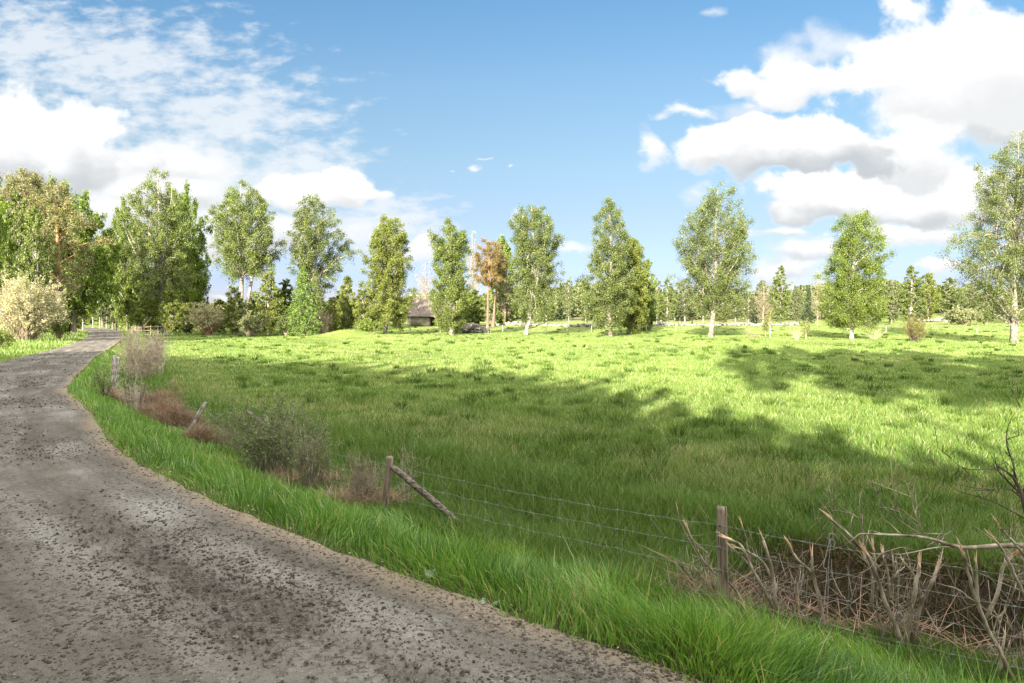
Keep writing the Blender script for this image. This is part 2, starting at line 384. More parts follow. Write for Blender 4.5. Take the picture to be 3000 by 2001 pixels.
M['dark_twig'] = pbr('dark_twig', lambda t: ramp(t, noise(t, 9, 3), [(0.35, (0.035, 0.026, 0.02)), (0.65, (0.13, 0.095, 0.07))]), 0.85)
M['pale_twig'] = pbr('pale_twig', lambda t: ramp(t, noise(t, 6, 3), [(0.35, (0.28, 0.215, 0.15)), (0.65, (0.60, 0.49, 0.375))]), 0.85)
M['red_twig'] = pbr('red_twig', lambda t: ramp(t, noise(t, 6, 3), [(0.35, (0.20, 0.11, 0.07)), (0.65, (0.42, 0.27, 0.19))]), 0.85)
M['grey_stem'] = pbr('grey_stem', lambda t: ramp(t, noise(t, 11, 4, stretch=(1, 1, 0.5)), [(0.34, (0.075, 0.056, 0.038)), (0.50, (0.21, 0.168, 0.115)), (0.66, (0.42, 0.35, 0.265))]), 0.8, lambda t: bump(t, noise(t, 60, 3), 0.5, 0.006))
M['split_wood'] = pbr('split_wood', lambda t: ramp(t, noise(t, 25, 3, stretch=(1, 1, 0.3)), [(0.3, (0.34, 0.18, 0.09)), (0.7, (0.74, 0.56, 0.39))]), 0.8)
def post_col(t):
    g = noise(t, 30, 5, 0.6, stretch=(1, 1, 0.10), dist=0.4)
    c = ramp(t, g, [(0.34, (0.045, 0.032, 0.022)), (0.47, (0.17, 0.125, 0.085)), (0.66, (0.29, 0.225, 0.16))])
    g2 = noise(t, 5, 4)
    return tmix(t, ramp(t, g2, [(0.45, (0, 0, 0)), (0.7, (0.6, 0.6, 0.6))]), c, (0.13, 0.12, 0.09))
M['post_wood'] = pbr('post_wood', post_col, 0.88, lambda t: bump(t, noise(t, 40, 4, stretch=(1, 1, 0.08)), 0.7, 0.006))
M['lichen_wood'] = pbr('lichen_wood', lambda t: ramp(t, noise(t, 18, 5, stretch=(1, 1, 0.4)), [(0.36, (0.08, 0.065, 0.05)), (0.5, (0.27, 0.23, 0.18)), (0.62, (0.50, 0.47, 0.40))]), 0.9, lambda t: bump(t, noise(t, 30, 4, stretch=(1, 1, 0.2)), 0.7, 0.01))
M['brace_wood'] = pbr('brace_wood', lambda t: ramp(t, noise(t, 34, 4, stretch=(0.5, 1, 1.2)), [(0.36, (0.035, 0.027, 0.020)), (0.52, (0.12, 0.095, 0.072)), (0.68, (0.24, 0.20, 0.155))]), 0.9, lambda t: bump(t, noise(t, 60, 4), 0.6, 0.006))
M['wire'] = pbr('wire', lambda t: (0.24, 0.24, 0.23), 0.6, metal=0.2, spec=0.4)
M['cord'] = pbr('cord', lambda t: (0.27, 0.25, 0.215), 0.8)
M['stone'] = pbr('stone', lambda t: ramp(t, noise(t, 2.3, 5, vec=pos(t)), [(0.35, (0.09, 0.08, 0.07)), (0.5, (0.20, 0.175, 0.15)), (0.68, (0.33, 0.28, 0.24))]), 0.92, lambda t: bump(t, noise(t, 8, 4), 0.6, 0.05))
M['barn_wall'] = pbr('barn_wall', lambda t: ramp(t, noise(t, 5, 5, stretch=(1, 1, 1)), [(0.35, (0.13, 0.115, 0.08)), (0.6, (0.26, 0.23, 0.165))]), 0.9, lambda t: bump(t, noise(t, 10, 4), 0.5, 0.05))
M['barn_roof'] = pbr('barn_roof', lambda t: ramp(t, noise(t, 4, 5, 0.6, stretch=(2, 0.6, 0.6)), [(0.34, (0.07, 0.052, 0.042)), (0.5, (0.125, 0.098, 0.08)), (0.66, (0.19, 0.155, 0.13))]), 0.92, lambda t: bump(t, noise(t, 12, 4), 0.7, 0.05))
M['barn_wood'] = pbr('barn_wood', lambda t: ramp(t, noise(t, 12, 4, stretch=(3, 3, 0.3)), [(0.3, (0.04, 0.032, 0.026)), (0.7, (0.13, 0.105, 0.085))]), 0.92)
M['clod'] = pbr('clod', lambda t: ramp(t, noise(t, 9, 3, vec=pos(t)), [(0.3, (0.034, 0.027, 0.020)), (0.56, (0.085, 0.068, 0.052)), (0.75, (0.22, 0.20, 0.175))]), 0.95)

# ------------------------------------------------------------------ terrain
RE = np.array([(30,-20.5),(20,-12),(8,-2.6),(3,1.4),(0.95,3.08),(-0.84,4.54),(-2.45,5.95),(-3.9,7.4),(-5.15,8.8),(-7.9,12.6),(-10.2,15.6),(-12.3,19.2),(-14.2,22.7),(-17.2,28.1),(-20.2,34),(-25.8,44.7),(-33,58),(-45.5,79),(-57,94),(-78,115),(-110,140)], float)
LE = np.array([(27,-23.5),(17.7,-15),(5.6,-5.3),(0.8,-1.3),(-1.35,0.3),(-3.1,1.8),(-4.9,3.4),(-6.5,5.0),(-7.8,6.6),(-10.6,10.6),(-13.1,14.2),(-15.3,17.8),(-17.3,22),(-20.2,28),(-22.9,33.7),(-27.6,43),(-36.4,58.6),(-48.5,77.5),(-64,99),(-82,118),(-114,145)], float)
def catmull(P, m):
    out = []
    Q = np.vstack([2 * P[0] - P[1], P, 2 * P[-1] - P[-2]])
    for i in range(1, len(Q) - 2):
        for k in range(m):
            t = k / m
            out.append(0.5 * ((2 * Q[i]) + (-Q[i-1] + Q[i+1]) * t + (2*Q[i-1] - 5*Q[i] + 4*Q[i+1] - Q[i+2]) * t*t + (-Q[i-1] + 3*Q[i] - 3*Q[i+1] + Q[i+2]) * t**3))
    out.append(Q[-2]); return np.array(out)
REs, LEs = catmull(RE, 8), catmull(LE, 8)
_k = np.arange(len(REs))
REs = REs + (0.016 * np.sin(_k * 1.9) + 0.008 * np.sin(_k * 0.83 + 1) + 0.010 * np.sin(_k * 3.1))[:, None] * np.array([0.63, 0.77])
def sdist(P, line):
    """signed distance, positive to the right of the line's left-to-far direction"""
    best = np.full(len(P), 1e9); sg = np.ones(len(P))
    for a, b in zip(line[:-1], line[1:]):
        ab = b - a; ap = P - a
        t = np.clip((ap @ ab) / (ab @ ab), 0, 1)
        q = ap - t[:, None] * ab; d = np.einsum('ij,ij->i', q, q)
        cr_ = ab[0] * ap[:, 1] - ab[1] * ap[:, 0]
        m = d < best
        best = np.where(m, d, best); sg = np.where(m, -np.sign(cr_), sg)
    return np.sqrt(best) * sg
def sstep(a, b, x):
    t = np.clip((x - a) / (b - a), 0, 1); return t * t * (3 - 2 * t)
PIT = [(2.55, 5.75, 0.75), (3.6, 5.3, 0.8), (4.6, 4.6, 0.9)]
def terrain(x, y, road=False):
    x = np.atleast_1d(np.asarray(x, float)); y = np.atleast_1d(np.asarray(y, float))
    P = np.stack([x, y], -1)
    sR = sdist(P, REs); sL = -sdist(P, LEs)
    k = 1.0 - 0.45 * sstep(9, 19, y)
    s = sR / k
    zr = np.interp(s, [0, 0.2, 0.7, 1.3, 1.9, 2.3, 2.9, 3.3, 3.9, 5.5, 9, 20], [-0.02, -0.02, -0.20, -0.42, -0.53, -0.58, -0.68, -0.63, -0.47, -0.48, -0.52, -0.55])
    near = sstep(16, 10, y)
    for (px, py, rr) in PIT:
        g = np.exp(-(((x - px) ** 2 + (y - py) ** 2) / (rr * rr)) ** 2)
        zr = zr - 0.62 * g * np.clip((s - 2.1) / 0.4, 0, 1) * np.clip((3.75 - s) / 0.25, 0, 1)
    d = np.hypot(x, y)
    rise = 0.68 * sstep(92, 124, d) + 0.22 * sstep(124, 300, d)
    rise = rise + 2.3 * np.exp(-(((x - 112) / 22) ** 2 + ((y - 172) / 20) ** 2))
    rise = rise + 0.75 * np.exp(-(((x + 17.6) / 2.6) ** 2 + ((y - 73.5) / 2.5) ** 2))
    rise = rise * np.clip((sR - 3) / 10, 0, 1)
    und = 0.05 * (np.sin(x * 0.31 + y * 0.17) + np.sin(y * 0.23 - x * 0.11 + 1.0)) * np.clip((sR - 5) / 8, 0, 1) * (d < 400)
    micro = 0.016 * (np.sin(x * 3.1 + 1.7 * np.sin(y * 2.3)) + np.sin(y * 3.7 + 1.3 * np.sin(x * 2.9))) * np.clip((sR - 0.3) / 1.0, 0, 1) * (d < 60)
    zl = np.interp(sL, [0, 0.4, 2.5, 8, 30], [-0.02, 0.03, 0.06, 0.12, 0.25])
    z = np.where(sR > 0, zr + rise + und + micro, np.where(sL > 0, zl, -0.07 + 0.05 * np.clip(np.maximum(sR, sL) / 0.15 + 1, 0, 1)))
    return z
def gz(x, y): return float(terrain(x, y)[0])
def ground_at(px, py):
    u, v = uv(px, py)
    ds = np.concatenate([np.arange(2, 40, 0.05), np.arange(40, 400, 0.25)])
    z = terrain(u * ds, ds); h = EYE + v * ds
    k = np.argmax(h < z)
    if k == 0: k = len(ds) - 1
    return u * ds[k], ds[k], z[k]
def at_d(px, d):
    u, _ = uv(px, 925); return u * d, d, gz(u * d, d)

def span(*segs):
    out = []
    for a, b, st in segs: out += list(np.arange(a, b, st))
    return np.array(out)
xs = span((-2500, -400, 150), (-400, -120, 20), (-120, -40, 3), (-40, -16, 0.8), (-16, 9, 0.15), (9, 40, 0.8), (40, 120, 3), (120, 400, 14), (400, 2600, 150))
ys = span((-300, -60, 30), (-60, -6, 2.5), (-6, 0, 0.5), (0, 15, 0.15), (15, 45, 0.5), (45, 130, 2), (130, 300, 8), (300, 700, 40), (700, 3400, 300))
XX, YY = np.meshgrid(xs, ys); nx, ny = len(xs), len(ys)
ZZ = terrain(XX.ravel(), YY.ravel())
V = np.stack([XX.ravel(), YY.ravel(), ZZ], -1)
i, j = np.meshgrid(np.arange(nx - 1), np.arange(ny - 1)); b = (j * nx + i).ravel()
quads = np.stack([b, b + 1, b + nx + 1, b + nx], -1)
def ground_col(t):
    P = pos(t)
    g1 = noise(t, 0.35, 5, 0.6, vec=P)
    c = ramp(t, g1, [(0.33, (0.10, 0.145, 0.026)), (0.5, (0.165, 0.21, 0.048)), (0.66, (0.23, 0.25, 0.075))])
    g2 = noise(t, 1.4, 4, 0.65, vec=P, stretch=(1, 0.6, 1))
    c = tmix(t, ramp(t, g2, [(0.58, (0, 0, 0)), (0.68, (0.8, 0.8, 0.8))]), c, (0.085, 0.14, 0.02))
    g3 = noise(t, 0.12, 4, 0.6, vec=P)
    c = tmix(t, ramp(t, g3, [(0.55, (0, 0, 0)), (0.68, (0.55, 0.55, 0.55))]), c, (0.34, 0.31, 0.13))
    # bare earth and litter under the near grass, by real height of the ditch
    sp = t.nodes.new('ShaderNodeSeparateXYZ'); t.links.new(P, sp.inputs[0])
    low = ramp(t, fmath(t, 'MULTIPLY', sp.outputs[2], -1.0), [(0.58, (0, 0, 0)), (0.72, (1, 1, 1))])
    earth = ramp(t, noise(t, 14, 5, vec=P), [(0.35, (0.012, 0.008, 0.006)), (0.65, (0.055, 0.037, 0.025))])
    ea = t.nodes.new('ShaderNodeAttribute'); ea.attribute_name = 'tint'
    c = tmix(t, fmath(t, 'MAXIMUM', low, ramp(t, ea.outputs['Fac'], [(0.25, (0,) * 3), (0.5, (1,) * 3)])), c, earth)
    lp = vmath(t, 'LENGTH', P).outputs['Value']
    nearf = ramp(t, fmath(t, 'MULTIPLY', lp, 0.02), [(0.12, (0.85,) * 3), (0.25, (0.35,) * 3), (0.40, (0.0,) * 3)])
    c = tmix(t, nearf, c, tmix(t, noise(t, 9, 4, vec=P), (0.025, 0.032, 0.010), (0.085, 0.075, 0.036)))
    # far from the meadow: wooded country, stony strip behind the far fence
    ln = vmath(t, 'LENGTH', P).outputs['Value']
    f = ramp(t, fmath(t, 'MULTIPLY', ln, 0.001), [(0.113, (0, 0, 0)), (0.118, (0.75, 0.75, 0.75)), (0.128, (0.75, 0.75, 0.75)), (0.134, (0.1, 0.1, 0.1)), (0.19, (0.2, 0.2, 0.2)), (0.24, (1, 1, 1))])
    far = ramp(t, noise(t, 0.25, 4, vec=P), [(0.38, (0.12, 0.13, 0.05)), (0.55, (0.19, 0.155, 0.105))])
    return tmix(t, f, c, far)
M['ground'] = pbr('ground', ground_col, 0.95, lambda t: bump(t, noise(t, 2.2, 6, 0.7, vec=pos(t)), 0.9, 0.25), spec=0.05)
sg_ = sdist(V[:, :2], REs); pv = np.zeros(len(V))
for (px, py, rr) in PIT: pv = np.maximum(pv, np.exp(-(((V[:, 0] - px) ** 2 + (V[:, 1] - py) ** 2) / (rr * rr * 1.2)) ** 2))
pv = pv * np.clip((sg_ - 2.0) / 0.2, 0, 1) * np.clip((3.95 - sg_) / 0.12, 0, 1)
g = mesh_obj('ground', V, quads, M['ground'], smooth=True, tint=pv)
tag(g, 'uneven green meadow ground with roadside ditch reaching to the far wood', 'ground', kind='structure')

# road
n = len(REs); cols_ = 22
Vr = []
for k in range(n):
    for c in range(cols_ + 1):
        f = c / cols_
        p = REs[k] * (1 - f) + LEs[k] * f
        z = 0.030 * (1 - (2 * f - 1) ** 2) - 0.004
        z += -0.012 * (math.exp(-((f - 0.27) / 0.07) ** 2) + math.exp(-((f - 0.73) / 0.07) ** 2))
        Vr.append((p[0], p[1], z))
b = (np.arange(n - 1)[:, None] * (cols_ + 1) + np.arange(cols_)[None, :]).ravel()
qr = np.stack([b, b + 1, b + cols_ + 2, b + cols_ + 1], -1)
fr = np.tile(np.arange(cols_ + 1) / cols_, n)
def road_col(t):
    P = pos(t)
    at = t.nodes.new('ShaderNodeAttribute'); at.attribute_name = 'tint'
    a = noise(t, 0.55, 5, 0.6, vec=P, dist=0.6)
    c = ramp(t, a, [(0.33, (0.105, 0.090, 0.072)), (0.5, (0.160, 0.142, 0.118)), (0.66, (0.25, 0.232, 0.20))])
    w = fmath(t, 'ADD', at.outputs['Fac'], fmath(t, 'MULTIPLY', fmath(t, 'SUBTRACT', noise(t, 0.8, 3, vec=P), 0.5), 0.16))
    tr = ramp(t, w, [(0.0, (0.55,) * 3), (0.05, (0.35,) * 3), (0.14, (0.0,) * 3), (0.22, (0.45,) * 3), (0.32, (0.1,) * 3), (0.42, (0.0,) * 3), (0.52, (0.5,) * 3), (0.62, (0.05,) * 3), (0.75, (0.55,) * 3), (0.9, (0.1,) * 3)])
    c = tmix(t, tr, c, (0.085, 0.070, 0.054))
    al = t.nodes.new('ShaderNodeAttribute'); al.attribute_name = 'along'
    cb = t.nodes.new('ShaderNodeCombineXYZ'); t.links.new(fmath(t, 'MULTIPLY', at.outputs['Fac'], 9.0), cb.inputs[0]); t.links.new(fmath(t, 'MULTIPLY', al.outputs['Fac'], 0.35), cb.inputs[1])
    stk = noise(t, 1.0, 5, 0.65, vec=cb.outputs[0])
    c = tmix(t, ramp(t, stk, [(0.46, (0,) * 3), (0.62, (0.75,) * 3)]), c, (0.075, 0.062, 0.048))
    c = tmix(t, ramp(t, stk, [(0.30, (0.5,) * 3), (0.42, (0,) * 3)]), c, (0.30, 0.285, 0.25))
    ed = ramp(t, w, [(0.0, (1,) * 3), (0.07, (0.0,) * 3)])
    c = tmix(t, ed, c, (0.235, 0.18, 0.125))
    b1 = noise(t, 26, 4, 0.6, vec=P)
    dark = ramp(t, b1, [(0.50, (0,) * 3), (0.60, (0.85,) * 3)])
    patch = ramp(t, noise(t, 1.7, 4, 0.6, vec=P), [(0.38, (0.25,) * 3), (0.6, (1,) * 3)])
    c = tmix(t, fmath(t, 'MULTIPLY', dark, patch), c, (0.050, 0.040, 0.030))
    b2 = noise(t, 75, 3, 0.6, vec=P)
    c = tmix(t, ramp(t, b2, [(0.56, (0,) * 3), (0.66, (0.5,) * 3)]), c, (0.11, 0.095, 0.08))
    c = tmix(t, ramp(t, b2, [(0.30, (0.45,) * 3), (0.38, (0,) * 3)]), c, (0.42, 0.40, 0.37))
    return c
def road_bump(t):
    P = pos(t)
    h = fmath(t, 'ADD', noise(t, 26, 4, 0.6, vec=P), fmath(t, 'MULTIPLY', noise(t, 75, 3, 0.6, vec=P), 0.5))
    return bump(t, h, 0.9, 0.02)
M['road'] = pbr('road', road_col, 0.93, road_bump, spec=0.1)
rd = mesh_obj('road', Vr, qr, M['road'], tint=fr, smooth=True)
_al = np.repeat(np.concatenate([[0], np.cumsum(np.linalg.norm(np.diff((REs + LEs) / 2, axis=0), axis=1))]), cols_ + 1).astype(np.float32)
rd.data.attributes.new('along', 'FLOAT', 'POINT').data.foreach_set('value', _al)
tag(rd, 'grey gravel road curving away to the left through the wood', 'road', kind='structure')

# ------------------------------------------------------------------ loose clods on the road (uncountable)
rnd = np.random.default_rng(5)
def inside_road(P, m=0.0):
    return (sdist(P, REs) < -m) & (sdist(P, LEs) > m)
def rocks(P, size, rnd, squash=0.6, emb=0.3):
    t_ = (1 + 5 ** 0.5) / 2
    ico = np.array([(-1,t_,0),(1,t_,0),(-1,-t_,0),(1,-t_,0),(0,-1,t_),(0,1,t_),(0,-1,-t_),(0,1,-t_),(t_,0,-1),(t_,0,1),(-t_,0,-1),(-t_,0,1)], float); ico /= np.linalg.norm(ico[0])
    fc = np.array([(0,11,5),(0,5,1),(0,1,7),(0,7,10),(0,10,11),(1,5,9),(5,11,4),(11,10,2),(10,7,6),(7,1,8),(3,9,4),(3,4,2),(3,2,6),(3,6,8),(3,8,9),(4,9,5),(2,4,11),(6,2,10),(8,6,7),(9,8,1)])
    n = len(P)
    v = ico[None] * (1 + 0.28 * rnd.normal(0, 1, (n, 12, 1)))
    sc = np.stack([rnd.uniform(0.7, 1.3, n), rnd.uniform(0.7, 1.3, n), squash * rnd.uniform(0.7, 1.2, n)], -1)[:, None, :]
    v = v * sc * size[:, None, None]
    a = rnd.uniform(0, 6.28, n); ca, sa = np.cos(a), np.sin(a)
    x = v[:, :, 0] * ca[:, None] - v[:, :, 1] * sa[:, None]; y = v[:, :, 0] * sa[:, None] + v[:, :, 1] * ca[:, None]
    v = np.stack([x, y, v[:, :, 2] + (size * squash * (1 - emb * 2))[:, None]], -1) + P[:, None, :]
    return v.reshape(-1, 3), (fc[None] + (np.arange(n) * 12)[:, None, None]).reshape(-1, 3)
nc = 150000
d = np.exp(rnd.uniform(math.log(2.6), math.log(32), nc)); x = rnd.uniform(-0.85, 0.62, nc) * d
P2 = np.stack([x, d], -1)
keep = inside_road(P2, -0.10)
lump = np.sin(P2[:, 0] * 1.9 + 1.3 * np.sin(P2[:, 1] * 1.1)) + np.sin(P2[:, 1] * 2.3 + P2[:, 0] * 1.1)
keep &= rnd.uniform(0, 1, nc) < (0.42 + 0.30 * lump)
P2 = P2[keep]; sR_ = -sdist(P2, REs); sL_ = sdist(P2, LEs)
ff = sR_ / (sR_ + sL_)
P3 = np.stack([P2[:, 0], P2[:, 1], np.where(sR_ > 0.0, 0.030 * (1 - (2 * ff - 1) ** 2) - 0.004, -0.018)], -1)
sz = 0.0032 * np.clip(np.exp(rnd.normal(0, 0.50, len(P3))), 0.3, 2.7) * (1 + P2[:, 1] / 10)
vv_, tt_ = rocks(P3, sz, rnd)
gr = mesh_obj('gravel', vv_, tt_, M['clod'], smooth=True)
tag(gr, 'loose dark clods and small stones scattered over the gravel road', 'gravel', kind='stuff')

# ------------------------------------------------------------------ grass
def blades(P, h, w, lean, rnd, tint, seg=3, curl=0.6):
    """P (n,3) roots, h,w (n,), lean (n,2) horizontal tip offset in units of h"""
    n = len(P)
    a = rnd.uniform(0, 2 * math.pi, n)
    wd = np.stack([np.cos(a), np.sin(a), np.zeros(n)], -1)
    ln = np.concatenate([lean, np.zeros((n, 1))], 1)
    fs = np.linspace(0, 1, seg + 1)
    rows = []
    for k, f in enumerate(fs):
        hor = ln * (h * (f ** (1 + curl)))[:, None]
        up = h * (f - 0.35 * np.minimum(np.linalg.norm(lean, axis=1), 1.6) ** 2 * f * f * 0.6)
        c = P + hor + np.stack([np.zeros(n), np.zeros(n), up], -1)
        if k < seg:
            ww = (w * (1 - 0.75 * f ** 1.5) * 0.5)[:, None]
            rows += [c - wd * ww, c + wd * ww]
        else: rows += [c]
    V = np.stack(rows, 1); m = V.shape[1]
    base = np.arange(n)[:, None] * m
    T = []
    Q = [base + np.array([2 * k, 2 * k + 1, 2 * k + 3, 2 * k + 2]) for k in range(seg - 1)]
    T = base + np.array([2 * (seg - 1), 2 * (seg - 1) + 1, 2 * seg])
    return V.reshape(-1, 3), (np.vstack(Q) if Q else np.zeros((0, 4), int)), T, np.repeat(tint, m)
def snoise(x, y, s, seed=0):
    r = np.random.default_rng(seed + 77); o = np.zeros_like(x)
    for k in range(6):
        a = r.uniform(0, 6.28); f = s * r.uniform(0.6, 1.9); ph = r.uniform(0, 6.28)
        o += np.sin((x * math.cos(a) + y * math.sin(a)) * f + ph + 1.2 * np.sin((y * math.cos(a) - x * math.sin(a)) * f * 0.7))
    return o / 6
def polar_pts(n, d0, d1, lo=-0.86, hi=0.86, rnd=rnd, pw=0.0):
    d = np.exp(rnd.uniform(math.log(d0), math.log(d1), n))
    return np.stack([rnd.uniform(lo, hi, n) * d + rnd.uniform(-0.5, 0.5, n), d], -1)
# roadside verge
P2 = polar_pts(360000, 2.2, 34, -0.85, 1.3)
s_ = sdist(P2, REs); k_ = 1.0 - 0.45 * sstep(9, 19, P2[:, 1])
sn = s_ / k_
ok = (sn > -0.14 + 0.26 * snoise(P2[:, 0], P2[:, 1], 4.5) + 0.22 * snoise(P2[:, 0], P2[:, 1], 15, 5)) & (sn < 2.15)
ok &= rnd.uniform(0, 1, len(P2)) < np.interp(sn, [-0.3, -0.05, 0.12, 0.35, 1.4, 1.9, 2.2], [0.04, 0.2, 0.75, 1, 1, 0.5, 0.2])
P2, sn = P2[ok], sn[ok]
# clump the roots a little
nn = len(P2); zz = terrain(P2[:, 0], P2[:, 1])
tn = snoise(P2[:, 0], P2[:, 1], 2.2, 3)
hh = (0.20 + 0.10 * tn + rnd.uniform(-0.05, 0.12, nn)) * np.interp(sn, [-0.25, -0.05, 0.15, 0.4, 0.9, 1.4, 2.2], [0.12, 0.28, 0.55, 0.92, 0.78, 0.6, 0.5]) * np.interp(P2[:, 1], [3, 8, 20], [1.05, 1.0, 0.9])
tall = snoise(P2[:, 0], P2[:, 1], 6.0, 9); hh = hh * (1 + 0.40 * tall) * np.where(rnd.uniform(0, 1, nn) < 0.03, 1.5, 1.0)
hh = np.clip(hh, 0.04, 0.58)
ww = 0.0052 * (1 + P2[:, 1] / 9) * rnd.uniform(0.6, 1.4, nn)
wind = np.array([-0.55, -0.25])
lf_ = np.stack([snoise(P2[:, 0], P2[:, 1], 3.2, 21), snoise(P2[:, 0], P2[:, 1], 3.2, 22)], -1)
lean = wind * (0.35 + 0.6 * tn[:, None]) + 0.9 * lf_ + rnd.normal(0, 0.30, (nn, 2))
tint = np.clip(0.45 + 0.20 * tn + 0.15 * tall + rnd.normal(0, 0.17, nn) + (rnd.uniform(0, 1, nn) < 0.09) * 0.5, 0, 1)
V, Q, T, ti = blades(np.column_stack([P2, zz - 0.01]), hh, ww, lean, rnd, tint, 3)
o = mesh_obj('verge_grass', V, [Q, T], M['verge_blade'], tint=ti)
tag(o, 'long bright green grass growing along the verge between road and fence', 'grass', kind='stuff')
# left verge
P2 = polar_pts(40000, 14, 75, -1.0, -0.3)
sl = -sdist(P2, LEs); ok = (sl > -0.05) & (sl < 14); P2 = P2[ok]; sl = sl[ok]; nn = len(P2)
hh = rnd.uniform(0.10, 0.30, nn) * np.interp(sl, [0, 0.8], [0.5, 1]); ww = 0.006 * (1 + P2[:, 1] / 7)
tn = snoise(P2[:, 0], P2[:, 1], 0.7, 8)
V, Q, T, ti = blades(np.column_stack([P2, terrain(P2[:, 0], P2[:, 1])]), hh, ww, rnd.normal(0, 0.35, (nn, 2)), rnd, np.clip(0.6 + 0.2 * tn + rnd.normal(0, 0.13, nn), 0, 1), 2)
o = mesh_obj('far_verge_grass', V, [Q, T], M['field_blade'], tint=ti)
tag(o, 'short grass on the far left side of the road', 'grass', kind='stuff')
# meadow
P2 = polar_pts(1000000, 4.0, 125, -0.95, 1.25)
s_ = sdist(P2, REs); k_ = 1.0 - 0.45 * sstep(9, 19, P2[:, 1]); sn = s_ / k_
ok = sn > 1.7
pit = np.zeros(len(P2))
for (px, py, rr) in PIT: pit = np.maximum(pit, np.exp(-(((P2[:, 0] - px) ** 2 + (P2[:, 1] - py) ** 2) / (rr * rr)) ** 2))
ok &= ~((pit > 0.35) & (sn < 3.75) & (rnd.uniform(0, 1, len(P2)) < 0.97))
P2, sn, pit = P2[ok], sn[ok], pit[ok]; nn = len(P2); dd = np.hypot(P2[:, 0], P2[:, 1])
t1 = snoise(P2[:, 0], P2[:, 1], 1.1, 1); t2 = snoise(P2[:, 0], P2[:, 1], 0.33, 2); t3 = snoise(P2[:, 0], P2[:, 1], 3.0, 4)
hh = (0.12 + 0.05 * t1 + 0.03 * t3 + rnd.uniform(-0.03, 0.05, nn)) * np.interp(sn, [1.7, 2.2, 3.2, 4.5, 7], [1.0, 1.2, 1.7, 1.35, 1.0])
hh = np.clip(hh, 0.04, 0.40)
ww = 0.0052 * (1 + dd / 9.5) * rnd.uniform(0.6, 1.4, nn)
hh = hh * np.interp(dd, [10, 40], [1.0, 0.75])
dry = np.exp(-((sn - 7 - 2.5 * t2) / 2.6) ** 2) * np.interp(P2[:, 1], [5, 30, 45], [0.9, 0.9, 0.3])
ptw = 0.07 + 0.36 * dry * (t1 + 0.2 > 0) + 0.08 * (t2 > 0.3)
straw = rnd.uniform(0, 1, nn) < ptw
tint = np.where(straw, rnd.uniform(0.80, 1.0, nn), np.clip(0.43 + 0.14 * t1 + 0.14 * t3 + 0.12 * t2 + rnd.normal(0, 0.14, nn), 0, 0.84))
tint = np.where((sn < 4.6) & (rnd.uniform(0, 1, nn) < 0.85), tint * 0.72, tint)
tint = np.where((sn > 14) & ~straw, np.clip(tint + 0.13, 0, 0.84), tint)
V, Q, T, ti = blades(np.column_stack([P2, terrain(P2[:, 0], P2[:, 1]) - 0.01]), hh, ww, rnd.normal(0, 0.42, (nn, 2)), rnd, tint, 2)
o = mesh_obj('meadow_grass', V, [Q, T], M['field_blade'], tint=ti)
tag(o, 'bright green meadow grass mixed with dry straw blades', 'grass', kind='stuff')
# tussocks
C2 = polar_pts(2100, 6.5, 120, -0.9, 1.2)
sc_ = sdist(C2, REs); C2 = C2[sc_ > 4.2]
nb = 46
ci = np.repeat(np.arange(len(C2)), nb); nn = len(ci)
rad = rnd.uniform(0.10, 0.30, len(C2))[ci] * np.sqrt(rnd.uniform(0, 1, nn)); an = rnd.uniform(0, 6.28, nn)
off = np.stack([np.cos(an), np.sin(an)], -1)
P2 = C2[ci] + off * rad[:, None]; dd = np.hypot(P2[:, 0], P2[:, 1])
hs = rnd.uniform(0.13, 0.28, len(C2))[ci]
hh = hs * rnd.uniform(0.6, 1.2, nn); ww = 0.0055 * (1 + dd / 6.5)
ctint = rnd.choice([0.25, 0.5, 0.75], len(C2))[ci]
V, Q, T, ti = blades(np.column_stack([P2, terrain(P2[:, 0], P2[:, 1]) - 0.01]), hh, ww, off * (rad / 0.3)[:, None] * 1.0 + rnd.normal(0, 0.2, (nn, 2)), rnd, np.clip(ctint + rnd.normal(0, 0.15, nn), 0, 1), 2)
o = mesh_obj('tussock_grass', V, [Q, T], M['rush'], tint=ti)
tag(o, 'darker green grass tussocks dotted over the meadow', 'grass', kind='stuff')

#@@OBJECTS
# ------------------------------------------------------------------ tree and shrub builders
GOLD = 2.399963
def env(prof, z):
    zs = np.array([p[0] for p in prof]); 
    return np.interp(z, zs, [p[1] for p in prof]), np.interp(z, zs, [p[2] for p in prof])
def crown_leaves(A, B, drop, nleaf, size, jit, rnd, aspect, up, hang, t0=0.15):
    """leaves strewn along the twigs A->B"""
    m = len(A)
    wgt = np.exp(rnd.normal(0, 0.55, m)); wgt /= wgt.sum()
    ti = rnd.choice(m, nleaf, p=wgt); t = rnd.uniform(t0, 1.05, nleaf)
    P = A[ti] + (B - A)[ti] * t[:, None]
    P[:, 2] -= drop[ti] * t * t
    P += rnd.normal(0, 1, (nleaf, 3)) * jit
    tw = rnd.uniform(0, 1, m)[ti]
    tint = np.clip(0.5 * tw + 0.5 * rnd.uniform(0, 1, nleaf), 0, 1)
    mb = MB(); leaves(mb, P, size, rnd, aspect, up, tint, hang)
    return mb
